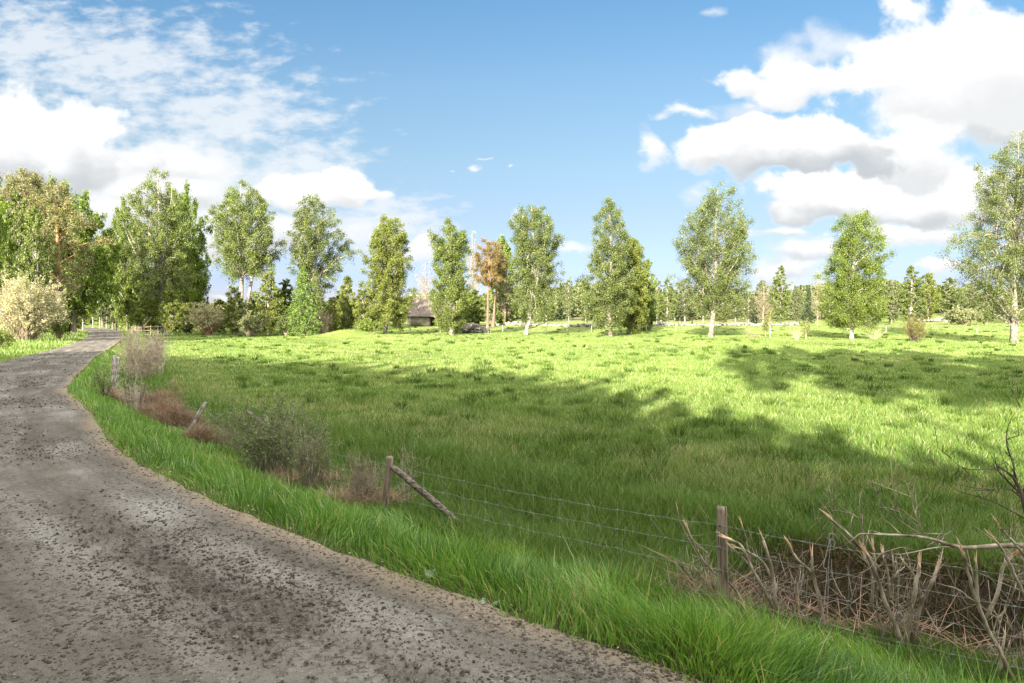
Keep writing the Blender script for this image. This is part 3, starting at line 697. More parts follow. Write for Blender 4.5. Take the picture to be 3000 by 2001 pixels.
def grow(root, prof, seed, leafm, barkm, n_limb=46, n_leaf=15000, leaf=0.085, base_r=0.2, rise=0.9, droop=0.25,
         shift=0.0, bend=0.0, jit=0.11, aspect=0.55, up=0.2, hang=0.2, tw=1.0, lump=0.17, twig_r=0.008, leaders=2, clear=0.75,
         fork=None, twd=2.6, inner=0.28, crown_bias=0.35, wobble=0.12, sides=8, top_r=0.02, fan=1.0):
    """prof: (height, left half width, right half width) rising; grows a trunk mesh and a crown mesh under root"""
    rnd = np.random.default_rng(seed)
    zb, zt = prof[0][0], prof[-1][0]; Ht = zt
    wood = MB()
    def stem_at(z):
        f = np.clip(z / Ht, 0, 1)
        return np.array([shift * np.minimum(f / max(zb / Ht + 0.12, 0.2), 1.0) + bend * f * f + wobble * math.sin(f * 7 + seed) * f, wobble * math.sin(f * 5 + seed * 2) * f, z])
    zz = np.concatenate([[-0.15, 0.0, 0.25, 0.7], np.linspace(1.6, Ht * 0.985, 12)])
    P = np.array([stem_at(z) for z in zz])
    rr = base_r * (1 - np.clip(zz / Ht, 0, 1)) ** 0.75 + top_r
    rr[0] *= 1.5; rr[1] *= 1.4; rr[2] *= 1.13
    wood.tube(P, rr, sides, rough=0.035, rnd=rnd)
    stems = [(P, rr)]
    if fork:                                   # further main stems: (height of the fork, x of the top, y of the top, top height, radius)
        for (fz, fx, fy, tz_, fr_) in fork:
            s0 = stem_at(fz); e0 = np.array([fx, fy, tz_])
            t = np.linspace(0, 1, 9)[:, None]
            mid = s0 * 0.5 + e0 * 0.5 + np.array([(e0 - s0)[0] * 0.18, (e0 - s0)[1] * 0.18, -0.1 * (tz_ - fz)])
            Q = s0 * (1 - t) ** 2 + 2 * mid * t * (1 - t) + e0 * t * t
            q_r = fr_ * (1 - t[:, 0]) ** 0.8 + 0.015
            wood.tube(Q, q_r, 6, rough=0.04, rnd=rnd); stems.append((Q, q_r))
    zg = np.linspace(zb, zt, 60); l_, r_ = env(prof, zg); wgt = (l_ + r_) * 0.5 + crown_bias * (l_ + r_).max() * 0.5
    cdf = np.cumsum(wgt); cdf /= cdf[-1]
    TA, TB, TD = [], [], []
    rmax = (l_ + r_).max() / 2
    n_all = n_limb + leaders
    for k in range(n_all):
        lead = k >= n_limb
        ze = np.interp((k + rnd.uniform(0, 1)) / n_limb, cdf, zg) if not lead else zb + (zt - zb) * rnd.uniform(0.62, 0.9)
        ph = k * GOLD + rnd.uniform(-0.4, 0.4)
        c = math.cos(ph); a, b_ = env(prof, ze)
        re_ = (a * (1 - c) / 2 + b_ * (1 + c) / 2)
        re_ *= (1 + lump * math.sin(3 * ph + seed + ze * 1.1) * 0.6 + lump * rnd.normal(0, 0.5)) * rnd.uniform(0.74, 1.02)
        re_ = max(re_, 0.12)
        zs = ze - rise * re_ * rnd.uniform(0.75, 1.3) - (0.2 * Ht if lead else 0)
        zlow = zb * clear if not lead else zb * 0.8
        zs = min(max(zs, zlow), zt * 0.96)
        SP_, sr = stems[rnd.integers(len(stems))] if len(stems) > 1 else stems[0]
        zs = min(max(zs, SP_[0, 2]), SP_[-1, 2])
        s0 = np.array([np.interp(zs, SP_[:, 2], SP_[:, i]) for i in range(3)])
        rs = np.interp(zs, SP_[:, 2], sr)
        ax = stem_at(ze)
        e0 = np.array([ax[0] + re_ * c, ax[1] + re_ * math.sin(ph) * fan, ze])
        ln = np.linalg.norm(e0 - s0)
        t = np.linspace(0, 1, 7)[:, None]
        mid = s0 * 0.45 + e0 * 0.55 + np.array([0, 0, (0.16 if rise > 0 else 0.05) * ln])
        Q = s0 * (1 - t) ** 2 + 2 * mid * t * (1 - t) + e0 * t * t
        Q[1:-1] += rnd.normal(0, 0.025 * ln, (5, 3))
        r0 = min(rs * 0.55, 0.012 + 0.0120 * ln)
        wood.tube(Q, r0 * (1 - 0.85 * t[:, 0]) + 0.003, 5, cap=False)
        nt_ = max(5, int(ln * twd))
        for q in range(nt_):
            s = inner + (1 - inner) * (q + rnd.uniform(0, 1)) / nt_
            p = Q[min(int(s * 6), 5)] * (1 - (s * 6) % 1) + Q[min(int(s * 6) + 1, 6)] * ((s * 6) % 1) if s < 1 else Q[-1]
            dv = (e0 - s0) / (ln + 1e-6)
            d_ = dv * 0.5 + rnd.normal(0, 0.62, 3); d_ /= np.linalg.norm(d_) + 1e-6
            tl = tw * rnd.uniform(0.5, 1.15) * (1.15 - 0.5 * s)
            TA.append(p); TB.append(p + d_ * tl); TD.append(droop * tl * rnd.uniform(0.5, 1.5))
        TA.append(Q[-1]); TB.append(Q[-1] + (Q[-1] - Q[-2]) * 0.5 + np.array([0, 0, 0.1])); TD.append(droop * 0.6)
    A, B, D = np.array(TA), np.array(TB), np.array(TD)
    # twigs as thin three-sided wedges, all at once
    m = len(A); t1 = B - A; nrm = np.cross(t1, rnd.normal(0, 1, (m, 3))); nrm /= np.linalg.norm(nrm, axis=1, keepdims=True) + 1e-9
    n2 = np.cross(t1, nrm); n2 /= np.linalg.norm(n2, axis=1, keepdims=True) + 1e-9
    Mi = A + t1 * 0.5; Mi[:, 2] -= D * 0.25; Eb = B.copy(); Eb[:, 2] -= D
    V = np.stack([A + nrm * twig_r, A - nrm * twig_r * 0.5 + n2 * twig_r * 0.87, A - nrm * twig_r * 0.5 - n2 * twig_r * 0.87,
                  Mi + nrm * twig_r * 0.6, Mi - nrm * twig_r * 0.3 + n2 * twig_r * 0.5, Mi - nrm * twig_r * 0.3 - n2 * twig_r * 0.5, Eb], 1).reshape(-1, 3)
    bs = np.arange(m)[:, None] * 7
    q = np.vstack([bs + np.array(x) for x in ([0, 1, 4, 3], [1, 2, 5, 4], [2, 0, 3, 5])]); t_ = np.vstack([bs + np.array(x) for x in ([3, 4, 6], [4, 5, 6], [5, 3, 6])])
    wood.add(V, q, t_)
    tr = wood.build('trunk', barkm, root, smooth=True)
    if n_leaf:
        cl = crown_leaves(A, B, D, n_leaf, leaf, jit, rnd, aspect, up, hang)
        cl.build('crown', leafm, root)
    return root
def px_tree(name, label, cat, group, bx, d, rows, cx=None, **kw):
    """rows: (photo y, left half width, right half width) in photo pixels from the top of the crown down"""
    x, y, z0 = at_d(bx, d)
    s = d / F
    prof = []
    for (py, l_, r_) in rows:
        prof.append((EYE + uv(bx, py)[1] * d - z0, l_ * s, r_ * s))
    prof.sort()
    root = empty(name, (x, y, z0), label, cat, group)
    return grow(root, prof, shift=((cx if cx else bx) - bx) * s, **kw)
def base_d(px, py):
    return ground_at(px, py)[1]
def copy_tree(o, loc, sxy, sz, rz, label):
    c = o.copy(); COL.objects.link(c)
    c.location = loc; c.scale = (sxy, sxy, sz); c.rotation_euler = (0, 0, rz); c['label'] = label
    for ch in o.children:
        k = ch.copy(); COL.objects.link(k); k.parent = c
    return c
def bush(root, seed, rx, h, stemm, leafm=None, n_stem=40, n_leaf=6000, leaf=0.05, stem_r=0.012, tw=0.4, twd=5, droop=0.05, jit=0.06,
         ry=None, z0=0.0, spread=0.25, aspect=0.5, up=0.2, hang=0.0, twig_r=0.004, flat=0.6, bend=0.15, leaf_t0=0.1, lump=0.15, inner=0.35, names=('stems', 'foliage')):
    rnd = np.random.default_rng(seed); ry = ry or rx
    wood = MB(); TA, TB, TD = [], [], []
    for k in range(n_stem):
        ph = k * GOLD + rnd.uniform(-0.5, 0.5); f = math.sqrt((k + 0.5) / n_stem)
        el = (1 - f) * (math.pi / 2) + f * rnd.uniform(0.12, 0.7)
        rr = (1 + lump * math.sin(ph * 3 + seed)) * rnd.uniform(0.7, 1.03)
        e0 = np.array([rx * math.cos(ph) * math.cos(el) * rr, ry * math.sin(ph) * math.cos(el) * rr, z0 + h * (math.sin(el) ** flat) * rr])
        s0 = np.array([e0[0] * spread * rnd.uniform(0.3, 1), e0[1] * spread * rnd.uniform(0.3, 1), -0.03])
        ln = np.linalg.norm(e0 - s0); t = np.linspace(0, 1, 6)[:, None]
        mid = (s0 + e0) / 2 + np.array([0, 0, bend * ln]) + rnd.normal(0, 0.06 * ln, 3)
        Q = s0 * (1 - t) ** 2 + 2 * mid * t * (1 - t) + e0 * t * t
        Q[1:-1] += rnd.normal(0, 0.018 * ln, (4, 3))
        wood.tube(Q, stem_r * rnd.uniform(0.6, 1.3) * (1 - 0.75 * t[:, 0]), 5, cap=False)
        for q in range(max(3, int(ln * twd))):
            s = rnd.uniform(inner, 1); i0 = min(int(s * 5), 4); p = Q[i0] * (1 - (s * 5 - i0)) + Q[i0 + 1] * (s * 5 - i0)
            d_ = (e0 - s0) / ln * 0.7 + rnd.normal(0, 0.55, 3); d_ /= np.linalg.norm(d_)
            tl = tw * rnd.uniform(0.4, 1.1)
            TA.append(p); TB.append(p + d_ * tl); TD.append(droop * tl)
    A, B, D = np.array(TA), np.array(TB), np.array(TD)
    for a, b_, dd_ in zip(A, B, D):
        m_ = (a + b_) / 2 + rnd.normal(0, 0.05, 3) * np.linalg.norm(b_ - a)
        wood.tube(np.array([a, m_, b_ - np.array([0, 0, dd_])]), np.array([1, 0.7, 0.35]) * twig_r, 3, cap=False)
    wood.build(names[0], stemm, root, smooth=True)
    if leafm is not None and n_leaf:
        crown_leaves(A, B, D, n_leaf, leaf, jit, rnd, aspect, up, hang, leaf_t0).build(names[1], leafm, root)
    return root

# ------------------------------------------------------------------ the row of big birches at the edge of the meadow
ROW = 'tall birches along the edge of the meadow'
BK, RB = M['birch_bark'], M['rough_birch_bark']
bl, bc, bw = M['birch_leaf'], M['birch_leaf_cool'], M['birch_leaf_warm']
px_tree('birch_tree', 'tall pyramid birch with fanned white limbs, left end of the row near the road bend', 'birch', ROW, 478, 86,
        [(489,8,8),(534,52,50),(575,70,62),(614,95,75),(668,122,85),(740,112,88),(800,104,88),(860,90,92),(915,80,85),(950,60,60)], cx=472,
        jit=0.18, seed=11, leafm=bl, barkm=BK, n_limb=86, n_leaf=74592, base_r=0.27, rise=1.55, leaders=8, leaf=0.082, tw=1.15,
        fork=[(6.5, -2.2, 0.5, 18.2, 0.13), (7.5, 1.8, -0.6, 19.0, 0.13), (8.5, -0.6, 1.0, 20.3, 0.12), (5.5, -4.3, -1.0, 14.0, 0.12)])
px_tree('birch_tree', 'twin-trunked birch with a high rounded crown above bare pale trunks', 'birch', ROW, 703, 84,
        [(530,8,8),(546,28,32),(584,55,75),(641,75,108),(680,80,120),(718,84,122),(760,64,114),(785,52,95),(806,36,70)], cx=712,
        jit=0.18, seed=12, leafm=bl, barkm=BK, n_limb=75, n_leaf=64646, base_r=0.27, rise=1.25, leaders=6, leaf=0.078, tw=1.15, droop=0.6, clear=0.95,
        fork=[(0.3, 2.6, 0.3, 15.5, 0.22), (8.0, -1.6, 0.6, 15.8, 0.10), (7.0, 4.2, -0.5, 12.5, 0.09)])
px_tree('birch_tree', 'open airy birch with hanging sprays rising behind the bright green spruce', 'birch', ROW, 908, 86,
        [(566,8,8),(590,28,50),(622,38,80),(660,48,104),(718,62,116),(756,56,114),(800,52,88),(850,42,72),(885,30,40)], cx=915,
        jit=0.18, seed=13, leafm=bc, barkm=BK, n_limb=70, n_leaf=52214, base_r=0.2, rise=1.0, leaders=4, leaf=0.078, tw=1.15, droop=0.7,
        fork=[(7.0, 1.6, 0.6, 15.4, 0.10), (6.0, -1.6, -0.6, 13.5, 0.09)])
px_tree('birch_tree', 'dense column-shaped birch leafed almost to the ground, left of the barn', 'birch', ROW, 1127, 84,
        [(634,10,10),(648,38,34),(680,56,50),(712,58,62),(760,76,72),(790,66,62),(837,74,62),(885,76,64),(930,74,66),(957,44,44)], cx=1140,
        jit=0.18, seed=14, leafm=bw, barkm=BK, n_limb=94, n_leaf=84537, base_r=0.2, rise=1.1, leaders=5, leaf=0.078, tw=1.0, droop=0.5,
        fork=[(4.0, -1.9, 0.4, 12.4, 0.10), (5.0, 1.2, -0.6, 13.2, 0.09)])
px_tree('birch_tree', 'bushy birch standing in front of the right half of the barn roof', 'birch', ROW, 1323, 80,
        [(652,8,6),(680,56,34),(710,62,42),(757,54,48),(805,46,54),(853,54,64),(885,60,62),(930,46,46),(960,30,24)], cx=1320,
        jit=0.18, seed=15, leafm=bl, barkm=BK, n_limb=81, n_leaf=67132, base_r=0.19, rise=1.0, leaders=4, leaf=0.074, tw=0.95, droop=0.4)
px_tree('birch_tree', 'birch with many upright tops and a leaning pale butt, right of the orange pine', 'birch', ROW, 1541, 80,
        [(600,20,16),(618,52,55),(650,56,70),(678,78,76),(710,66,88),(741,62,90),(805,66,82),(869,64,86),(905,56,80),(938,34,44)], cx=1560,
        jit=0.18, seed=16, leafm=bc, barkm=BK, n_limb=83, n_leaf=67132, base_r=0.21, rise=1.5, leaders=8, leaf=0.074, tw=0.95, lump=0.26,
        fork=[(5.0, -1.3, 0.3, 13.2, 0.09), (5.5, 2.0, -0.4, 13.4, 0.09), (6.5, 2.7, 0.6, 11.0, 0.07)])
px_tree('birch_tree', 'cone-shaped birch with a sharp top and straight mottled trunk', 'birch', ROW, 1789, 78,
        [(584,5,5),(600,14,14),(623,34,34),(658,46,48),(693,58,54),(745,64,58),(798,84,66),(833,92,64),(868,84,64),(903,64,54),(938,54,44),(952,34,30)], cx=1788,
        jit=0.18, seed=17, leafm=bc, barkm=RB, n_limb=94, n_leaf=69619, base_r=0.19, rise=0.8, leaders=2, leaf=0.070, tw=0.85, droop=0.8, hang=0.6)
px_tree('birch_tree', 'lower olive-green birch with dark foot, pressed against the cone-shaped one', 'birch', ROW, 1841, 84,
        [(700,5,5),(728,40,30),(798,56,44),(850,58,46),(905,58,44),(945,54,36),(958,34,20)], cx=1852,
        jit=0.18, seed=18, leafm=bw, barkm=M['brown_bark'], n_limb=70, n_leaf=59673, base_r=0.2, rise=0.9, leaders=2, leaf=0.078, tw=0.9, droop=0.5)
px_tree('birch_tree', 'large broad birch on a thick leaning rough-barked trunk in mid meadow', 'birch', ROW, 2082, 71,
        [(543,18,22),(560,26,50),(588,34,68),(623,82,86),(658,98,94),(682,112,108),(728,114,118),(781,116,118),(816,112,118),(851,94,112),(886,66,92),(914,30,50)], cx=2096,
        jit=0.18, seed=19, leafm=bc, barkm=RB, n_limb=105, n_leaf=84537, base_r=0.25, rise=1.35, leaders=8, leaf=0.064, tw=0.9, lump=0.2, clear=0.85,
        fork=[(2.6, -1.4, 0.5, 11.5, 0.11), (3.6, 1.6, 0.5, 12.5, 0.10), (4.4, 2.8, -0.7, 10.5, 0.09)])
px_tree('birch_tree', 'fresh green birch in two tiers with a clean white foot, left of the juniper', 'birch', ROW, 2495.5, 65,
        [(622,22,36),(640,44,56),(662,52,64),(707,58,86),(735,56,92),(761,80,90),(796,90,84),(841,94,94),(886,96,102),(921,90,94),(950,62,58)], cx=2498,
        jit=0.18, seed=20, leafm=M['fresh_leaf'], barkm=BK, n_limb=108, n_leaf=89510, base_r=0.16, rise=0.75, leaders=4, leaf=0.058, tw=0.8, lump=0.2)
px_tree('birch_tree', 'tallest birch at the right edge with dark cracked foot and long bare low boughs', 'birch', ROW, 2973, 58,
        [(393,8,8),(410,30,26),(462,86,70),(528,92,90),(573,98,100),(618,116,110),(662,160,120),(730,188,130),(774,150,130),(841,140,120),(886,108,100),(925,50,60)], cx=2968,
        jit=0.18, seed=21, leafm=bc, barkm=RB, n_limb=124, n_leaf=89510, base_r=0.27, rise=1.1, leaders=8, leaf=0.056, tw=0.95, lump=0.24, clear=0.6, wobble=0.2,
        fork=[(9.0, -0.9, 0.4, 14.6, 0.09), (8.5, 1.4, 0.3, 14.2, 0.09), (6.0, -2.6, 0.6, 10.5, 0.07)])

# ------------------------------------------------------------------ kinds of smaller trees, built once each and copied
PROTO = {}
def proto(key, name, cat, prof, **kw):
    PROTO[key] = dict(name=name, cat=cat, prof=prof, kw=kw, root=None)
def place(key, px, d, top, wpx, label, group, rz=None, zoff=0.0):
    """a tree of the given kind: photo column px, distance d, photo y of its top, crown half width in photo pixels"""
    pr = PROTO[key]; x, y, z0 = at_d(px, d); z0 += zoff
    H = EYE + uv(px, top)[1] * d - z0
    H0 = pr['prof'][-1][0]; r0 = max(max(p[1], p[2]) for p in pr['prof'])
    sxy = max(wpx * d / F / r0, 0.05); sz = H / H0
    rz = (px * 0.37) % 6.28 if rz is None else rz
    if pr['root'] is None:
        root = empty(pr['name'], (x, y, z0), label, pr['cat'], group, rz)
        grow(root, pr['prof'], **pr['kw']); root.scale = (sxy, sxy, sz); pr['root'] = root
        return root
    c = copy_tree(pr['root'], (x, y, z0), sxy, sz, rz, label)
    c['group'] = group
    return c
fl = M['far_leaf']
proto('slim', 'birch_tree', 'birch', [(2.8,0.6,0.6),(5.0,1.5,1.5),(9,1.9,1.9),(12,1.5,1.5),(14,0.3,0.3)], seed=31, leafm=fl, barkm=BK, n_limb=40, n_leaf=7140, leaf=0.14, base_r=0.15, tw=1.0, twd=1.6, sides=6, twig_r=0.015, clear=0.8)
proto('slim2', 'birch_tree', 'birch', [(1.6,0.9,0.9),(4.2,2.0,1.8),(8.5,2.3,2.1),(11,1.9,1.5),(14,0.3,0.3)], seed=35, leafm=bl, barkm=BK, n_limb=54, n_leaf=16575, leaf=0.12, base_r=0.16, tw=1.0, twd=1.6, sides=6, twig_r=0.015, clear=0.5, lump=0.3, rise=1.3)
proto('young', 'young_birch', 'young birch', [(0.8,0.5,0.5),(2.2,1.5,1.4),(4.5,1.6,1.7),(7,1.0,1.1),(9,0.15,0.15)], seed=32, leafm=bw, barkm=BK, n_limb=40, n_leaf=12750, leaf=0.095, base_r=0.08, tw=0.8, twd=2.2, sides=6, twig_r=0.01, rise=0.9)
proto('bushy', 'broadleaf_tree', 'tree', [(1.2,1.2,1.2),(3,3.2,3.0),(6,3.9,3.6),(9,2.9,3.0),(11,0.8,0.8)], seed=33, leafm=fl, barkm=M['brown_bark'], n_limb=52, n_leaf=17000, leaf=0.15, base_r=0.22, tw=1.3, twd=1.8, sides=6, twig_r=0.015, rise=0.8, lump=0.35)
proto('alder', 'broadleaf_tree', 'tree', [(0.4,1.0,1.0),(2.5,2.2,2.2),(6,2.6,2.6),(9,1.8,1.8),(11.5,0.4,0.4)], seed=36, leafm=M['mid_leaf'], barkm=M['brown_bark'], n_limb=60, n_leaf=22100, leaf=0.14, base_r=0.2, tw=1.1, twd=2.0, sides=6, twig_r=0.012, rise=0.7, lump=0.3)
proto('oak', 'oak_tree', 'oak', [(2.0,2.0,2.0),(4,4.6,4.2),(8,5.2,5.2),(12,4.2,4.4),(14.5,1.2,1.2)], seed=34, leafm=M['oak_leaf'], barkm=M['brown_bark'], n_limb=74, n_leaf=40800, leaf=0.15, base_r=0.36, tw=1.6, twd=2.0, twig_r=0.015, rise=0.7, lump=0.4, jit=0.2)
proto('oak_fresh', 'oak_tree', 'oak', [(1.5,2.0,2.0),(4,4.2,4.2),(8,4.9,4.6),(12,3.6,3.8),(14.5,0.9,0.9)], seed=44, leafm=M['fresh_leaf'], barkm=M['brown_bark'], n_limb=74, n_leaf=40800, leaf=0.14, base_r=0.33, tw=1.5, twd=2.0, twig_r=0.015, rise=0.7, lump=0.45, jit=0.2)
proto('spruce', 'spruce_tree', 'spruce', [(0.3,2.0,2.0),(1.2,2.3,2.3),(5,1.6,1.6),(9,0.7,0.7),(12,0.06,0.06)], seed=37, leafm=M['dark_spruce'], barkm=M['brown_bark'], n_limb=110, n_leaf=15000, leaf=0.13, base_r=0.16, tw=0.7, twd=2.6, sides=6, rise=-0.25, droop=0.3, aspect=0.35, up=-0.1, lump=0.12, crown_bias=0.15, inner=0.1, leaders=0, jit=0.09)
proto('spruce_green', 'spruce_tree', 'spruce', [(0.3,1.9,1.9),(1.2,2.1,2.1),(4,1.7,1.7),(7,0.8,0.8),(9,0.06,0.06)], seed=38, leafm=M['spruce_needle'], barkm=M['brown_bark'], n_limb=120, n_leaf=19000, leaf=0.10, base_r=0.14, tw=0.6, twd=3.2, sides=6, rise=-0.22, droop=0.35, aspect=0.35, up=0.1, lump=0.15, crown_bias=0.15, inner=0.1, leaders=0, jit=0.07)
PK = dict(leafm=M['pine_needle'], barkm=M['pine_bark'], rise=0.35, aspect=0.16, jit=0.17, tw=0.75, twd=2.0, up=0.3, droop=-0.1, lump=0.4, leaders=1, inner=0.55)
proto('pine', 'pine_tree', 'pine', [(6.0,1.0,1.2),(8,2.8,3.2),(11,3.4,3.0),(14,2.4,2.2),(16,0.5,0.5)], seed=39, n_limb=46, n_leaf=26000, leaf=0.17, base_r=0.22, **PK)
proto('tall_pine', 'pine_tree', 'pine', [(9.3,0.8,0.8),(10.5,2.2,2.4),(12.5,2.8,2.6),(14.5,2.0,2.0),(16,0.4,0.4)], seed=41, n_limb=40, n_leaf=26000, leaf=0.18, base_r=0.09, clear=0.98, **PK)
proto('bare', 'leafless_tree', 'bare tree', [(2.0,0.8,0.8),(5,2.6,2.6),(9,2.9,2.9),(12,1.6,1.6),(13.5,0.3,0.3)], seed=40, leafm=M['sparse_leaf'], barkm=M['twig'], n_limb=44, n_leaf=2600, leaf=0.09, base_r=0.17, tw=1.3, twd=3.6, twig_r=0.016, rise=1.0, leaders=4)
def px_bush(name, label, cat, group, px, d, top, wpx, seed, zoff=0.0, **kw):
    x, y, z0 = at_d(px, d); h = EYE + uv(px, top)[1] * d - z0 - zoff
    root = empty(name, (x, y, z0 + zoff), label, cat, group)
    return bush(root, seed, wpx * d / F, h, **kw)

# between and behind the big birches
UG = 'small trees and bushes filling in below the birch row'
place('young', 785, 82, 792, 40, 'pale young birch with thin white stem, between twin-trunked birch and bright spruce', UG)
place('young', 690, 80, 835, 34, 'young birch screening the foot of the twin-trunked birch', UG)
place('alder', 742, 90, 858, 42, 'dark green bushy tree low behind the twin-trunked birch, to its right', UG)
place('alder', 838, 92, 822, 40, 'rounded green tree just left of the bright spruce', UG)
place('spruce_green', 890, 75, 780, 50, 'bright yellow-green spruce standing in the birch row', 'spruces')
place('young', 972, 80, 868, 26, 'young birch with a thin stem, left of the grassy mound', UG)
place('young', 1017, 84, 806, 32, 'slender young birch with its point rising above its neighbours, left of the dense column birch', UG)
place('young', 1064, 83, 846, 30, 'small birch sapling crowding the left side of the column-shaped birch', UG)
place('alder', 1000, 95, 868, 45, 'dense low tree behind the grassy mound', UG)
place('alder', 640, 90, 880, 40, 'low green bushy tree right of the round golden sallow', UG)
place('alder', 925, 95, 850, 36, 'shadowy green tree just right of the bright spruce', UG)
place('young', 870, 84, 880, 26, 'small birch tucked against the left foot of the bright spruce', UG)
px_bush('sallow_bush', 'round golden sallow bush with brown stems at the left edge of the meadow', 'bush', 'sallow bushes', 607, 80, 896, 56, 61, stemm=M['red_twig'], leafm=M['willow_bloom'], n_stem=130, n_leaf=16000, leaf=0.07, stem_r=0.03, tw=0.6, twd=3, twig_r=0.014, jit=0.08, leaf_t0=0.4, spread=0.3)
px_bush('sallow_bush', 'low olive bush between the round sallow and the twin-trunked birch', 'bush', 'sallow bushes', 735, 76, 916, 48, 62, stemm=M['twig'], leafm=M['willow_leaf'], n_stem=70, n_leaf=9000, leaf=0.07, stem_r=0.02, tw=0.6, twd=3, twig_r=0.012)
px_bush('bare_bush', 'reddish leafless bush at the right foot of the bright spruce', 'bush', None, 940, 78, 908, 32, 63, stemm=M['twig'], n_stem=90, n_leaf=0, stem_r=0.025, tw=0.9, twd=4, twig_r=0.016)
px_bush('low_bush', 'green bush at the left foot of the bright spruce', 'bush', None, 842, 76, 925, 40, 64, stemm=M['twig'], leafm=bc, n_stem=60, n_leaf=9000, leaf=0.075, stem_r=0.02, tw=0.6, twd=3, twig_r=0.012)
px_bush('low_bush', 'green bush at the foot of the column-shaped birch', 'bush', None, 1082, 80, 940, 40, 65, stemm=M['twig'], leafm=M['oak_leaf'], n_stem=50, n_leaf=5000, leaf=0.08, stem_r=0.02, tw=0.6, twd=3, twig_r=0.012)

# around the barn, the pines and the stone heap
MG = 'trees standing behind the birch row'
place('bare', 1248, 135, 764, 38, 'small spreading thin-leaved tree on a bare trunk rising behind the barn', MG)
place('bare', 1385, 125, 672, 26, 'tall sparse leafless birch between the bushy birch and the orange pine', MG)
place('alder', 1478, 120, 697, 44, 'green leafy tree standing behind the orange pine', MG)
place('bare', 1480, 118, 800, 30, 'brown half-bare tree just right of the two pine trunks', MG)
px_tree('pine_tree', 'pine with a rust-orange crown on a bare trunk, left one of the pair', 'pine', 'pines', 1428, 108,
        [(704,12,12),(725,30,26),(745,38,42),(770,48,44),(790,40,36),(815,44,40),(832,20,20)], cx=1432, seed=71, n_limb=52, n_leaf=32000, leaf=0.13, base_r=0.2, clear=0.98,
        **{**PK, 'leafm': M['pine_needle_red']})
px_tree('pine_tree', 'darker pine trunk with a small low crown, right one of the pair', 'pine', 'pines', 1444, 112,
        [(735,10,10),(760,26,24),(795,34,30),(820,30,34),(845,12,20)], cx=1458, seed=72, n_limb=34, n_leaf=15000, leaf=0.14, base_r=0.24, clear=0.98, **PK)
place('alder', 1385, 112, 850, 40, 'low dark green tree behind the stone heap, left of the pines', MG)
place('alder', 1350, 122, 820, 36, 'green tree showing between the barn and the pines', MG)
place('slim', 1666, 112, 812, 15, 'lone slim birch with a bare white trunk, left of the cone-shaped birch', MG)
place('slim2', 1600, 118, 850, 26, 'thin-crowned birch right behind the many-topped birch', MG)
place('slim2', 1716, 118, 842, 22, 'slim birch seen through the left side of the cone-shaped birch', MG)
place('bushy', 1500, 130, 860, 40, 'rounded tree low behind the right pine', MG)
place('alder', 1893, 96, 764, 34, 'dark dense tree hidden behind the olive-green birch', MG)
place('slim', 1924, 120, 815, 17, 'slim bare-trunked birch just right of the dark dense tree', MG)
place('slim2', 1955, 116, 818, 27, 'leafy thin birch, second one right of the dark dense tree', MG)
place('slim', 2006, 118, 815, 26, 'straight white-trunked birch left of the big broad birch', MG)
place('slim', 1992, 128, 880, 18, 'short thin birch left of the big broad birch', MG)
place('slim', 2028, 132, 868, 22, 'pale trunked birch close left of the thick leaning trunk', MG)
place('slim', 2060, 128, 862, 18, 'leaning thin birch directly behind the thick leaning trunk', MG)
place('slim2', 2116, 116, 860, 26, 'white-stemmed birch just right of the thick leaning trunk', MG)
place('slim', 2155, 122, 850, 22, 'pale-stemmed birch under the right side of the big broad crown', MG)
place('slim', 2193, 118, 856, 18, 'single pale trunk at the right edge of the big broad crown', MG)
place('bare', 2236, 120, 836, 40, 'pinkish grey leafless tree with several trunks right of the big broad birch', MG)
place('bushy', 2232, 150, 822, 34, 'light green rounded top rising behind the pinkish leafless tree', MG)
place('slim2', 2286, 118, 781, 30, 'tall thin-crowned birch with long bare trunk halfway to the two-tier birch', MG)
place('bushy', 2334, 130, 840, 26, 'pale rounded tree right of the tall thin-crowned birch', MG)
place('spruce', 2210, 128, 868, 15, 'dark spruce left of the pinkish leafless tree', 'spruces')
place('spruce', 2368, 140, 836, 17, 'dark spruce just left of the leaning white birch', 'spruces')
place('bare', 2395, 108, 792, 22, 'leaning pale leafless birch at the left of the two-tier birch', MG)
place('bushy', 2612, 140, 822, 38, 'light green rounded tree right of the two-tier birch', MG)
place('slim2', 2668, 112, 780, 38, 'leaning leafy birch standing right behind the juniper', MG)
place('spruce', 2686, 150, 822, 28, 'broad dark spruce right behind the leaning leafy birch', 'spruces')
place('young', 2720, 150, 796, 30, 'birch on the rise beside the stones, with clear trunk', MG)
place('slim2', 2778, 165, 815, 36, 'round-crowned tree with dark foliage on top of the rise', MG)
place('bushy', 2846, 150, 823, 44, 'loose tree with white leaning trunks behind the grey willow', MG)
place('spruce', 2900, 175, 835, 36, 'dark spruce behind the low tree at the right', 'spruces')
place('bushy', 2890, 122, 862, 52, 'low spreading grey-green tree left of the tallest birch', MG)
place('bushy', 2985, 135, 850, 50, 'tree filling in behind the tallest birch at the right edge', MG)
px_bush('willow_bush', 'wide grey-green willow bush at the foot of the rise on the right', 'bush', None, 2822, 118, 904, 62, 66, stemm=M['twig'], leafm=M['willow_leaf'], n_stem=120, n_leaf=14000, leaf=0.11, stem_r=0.03, tw=1.0, twd=2, twig_r=0.02)
px_bush('juniper_bush', 'dense rust-and-green juniper bush alone in the meadow right of the two-tier birch', 'juniper', None, 2682, 61, 938, 31, 67, spread=0.6, stemm=M['dark_twig'], leafm=M['juniper'], n_stem=110, n_leaf=24000, leaf=0.035, stem_r=0.015, tw=0.35, twd=7, twig_r=0.005, aspect=0.28, jit=0.05, lump=0.3, flat=0.5)
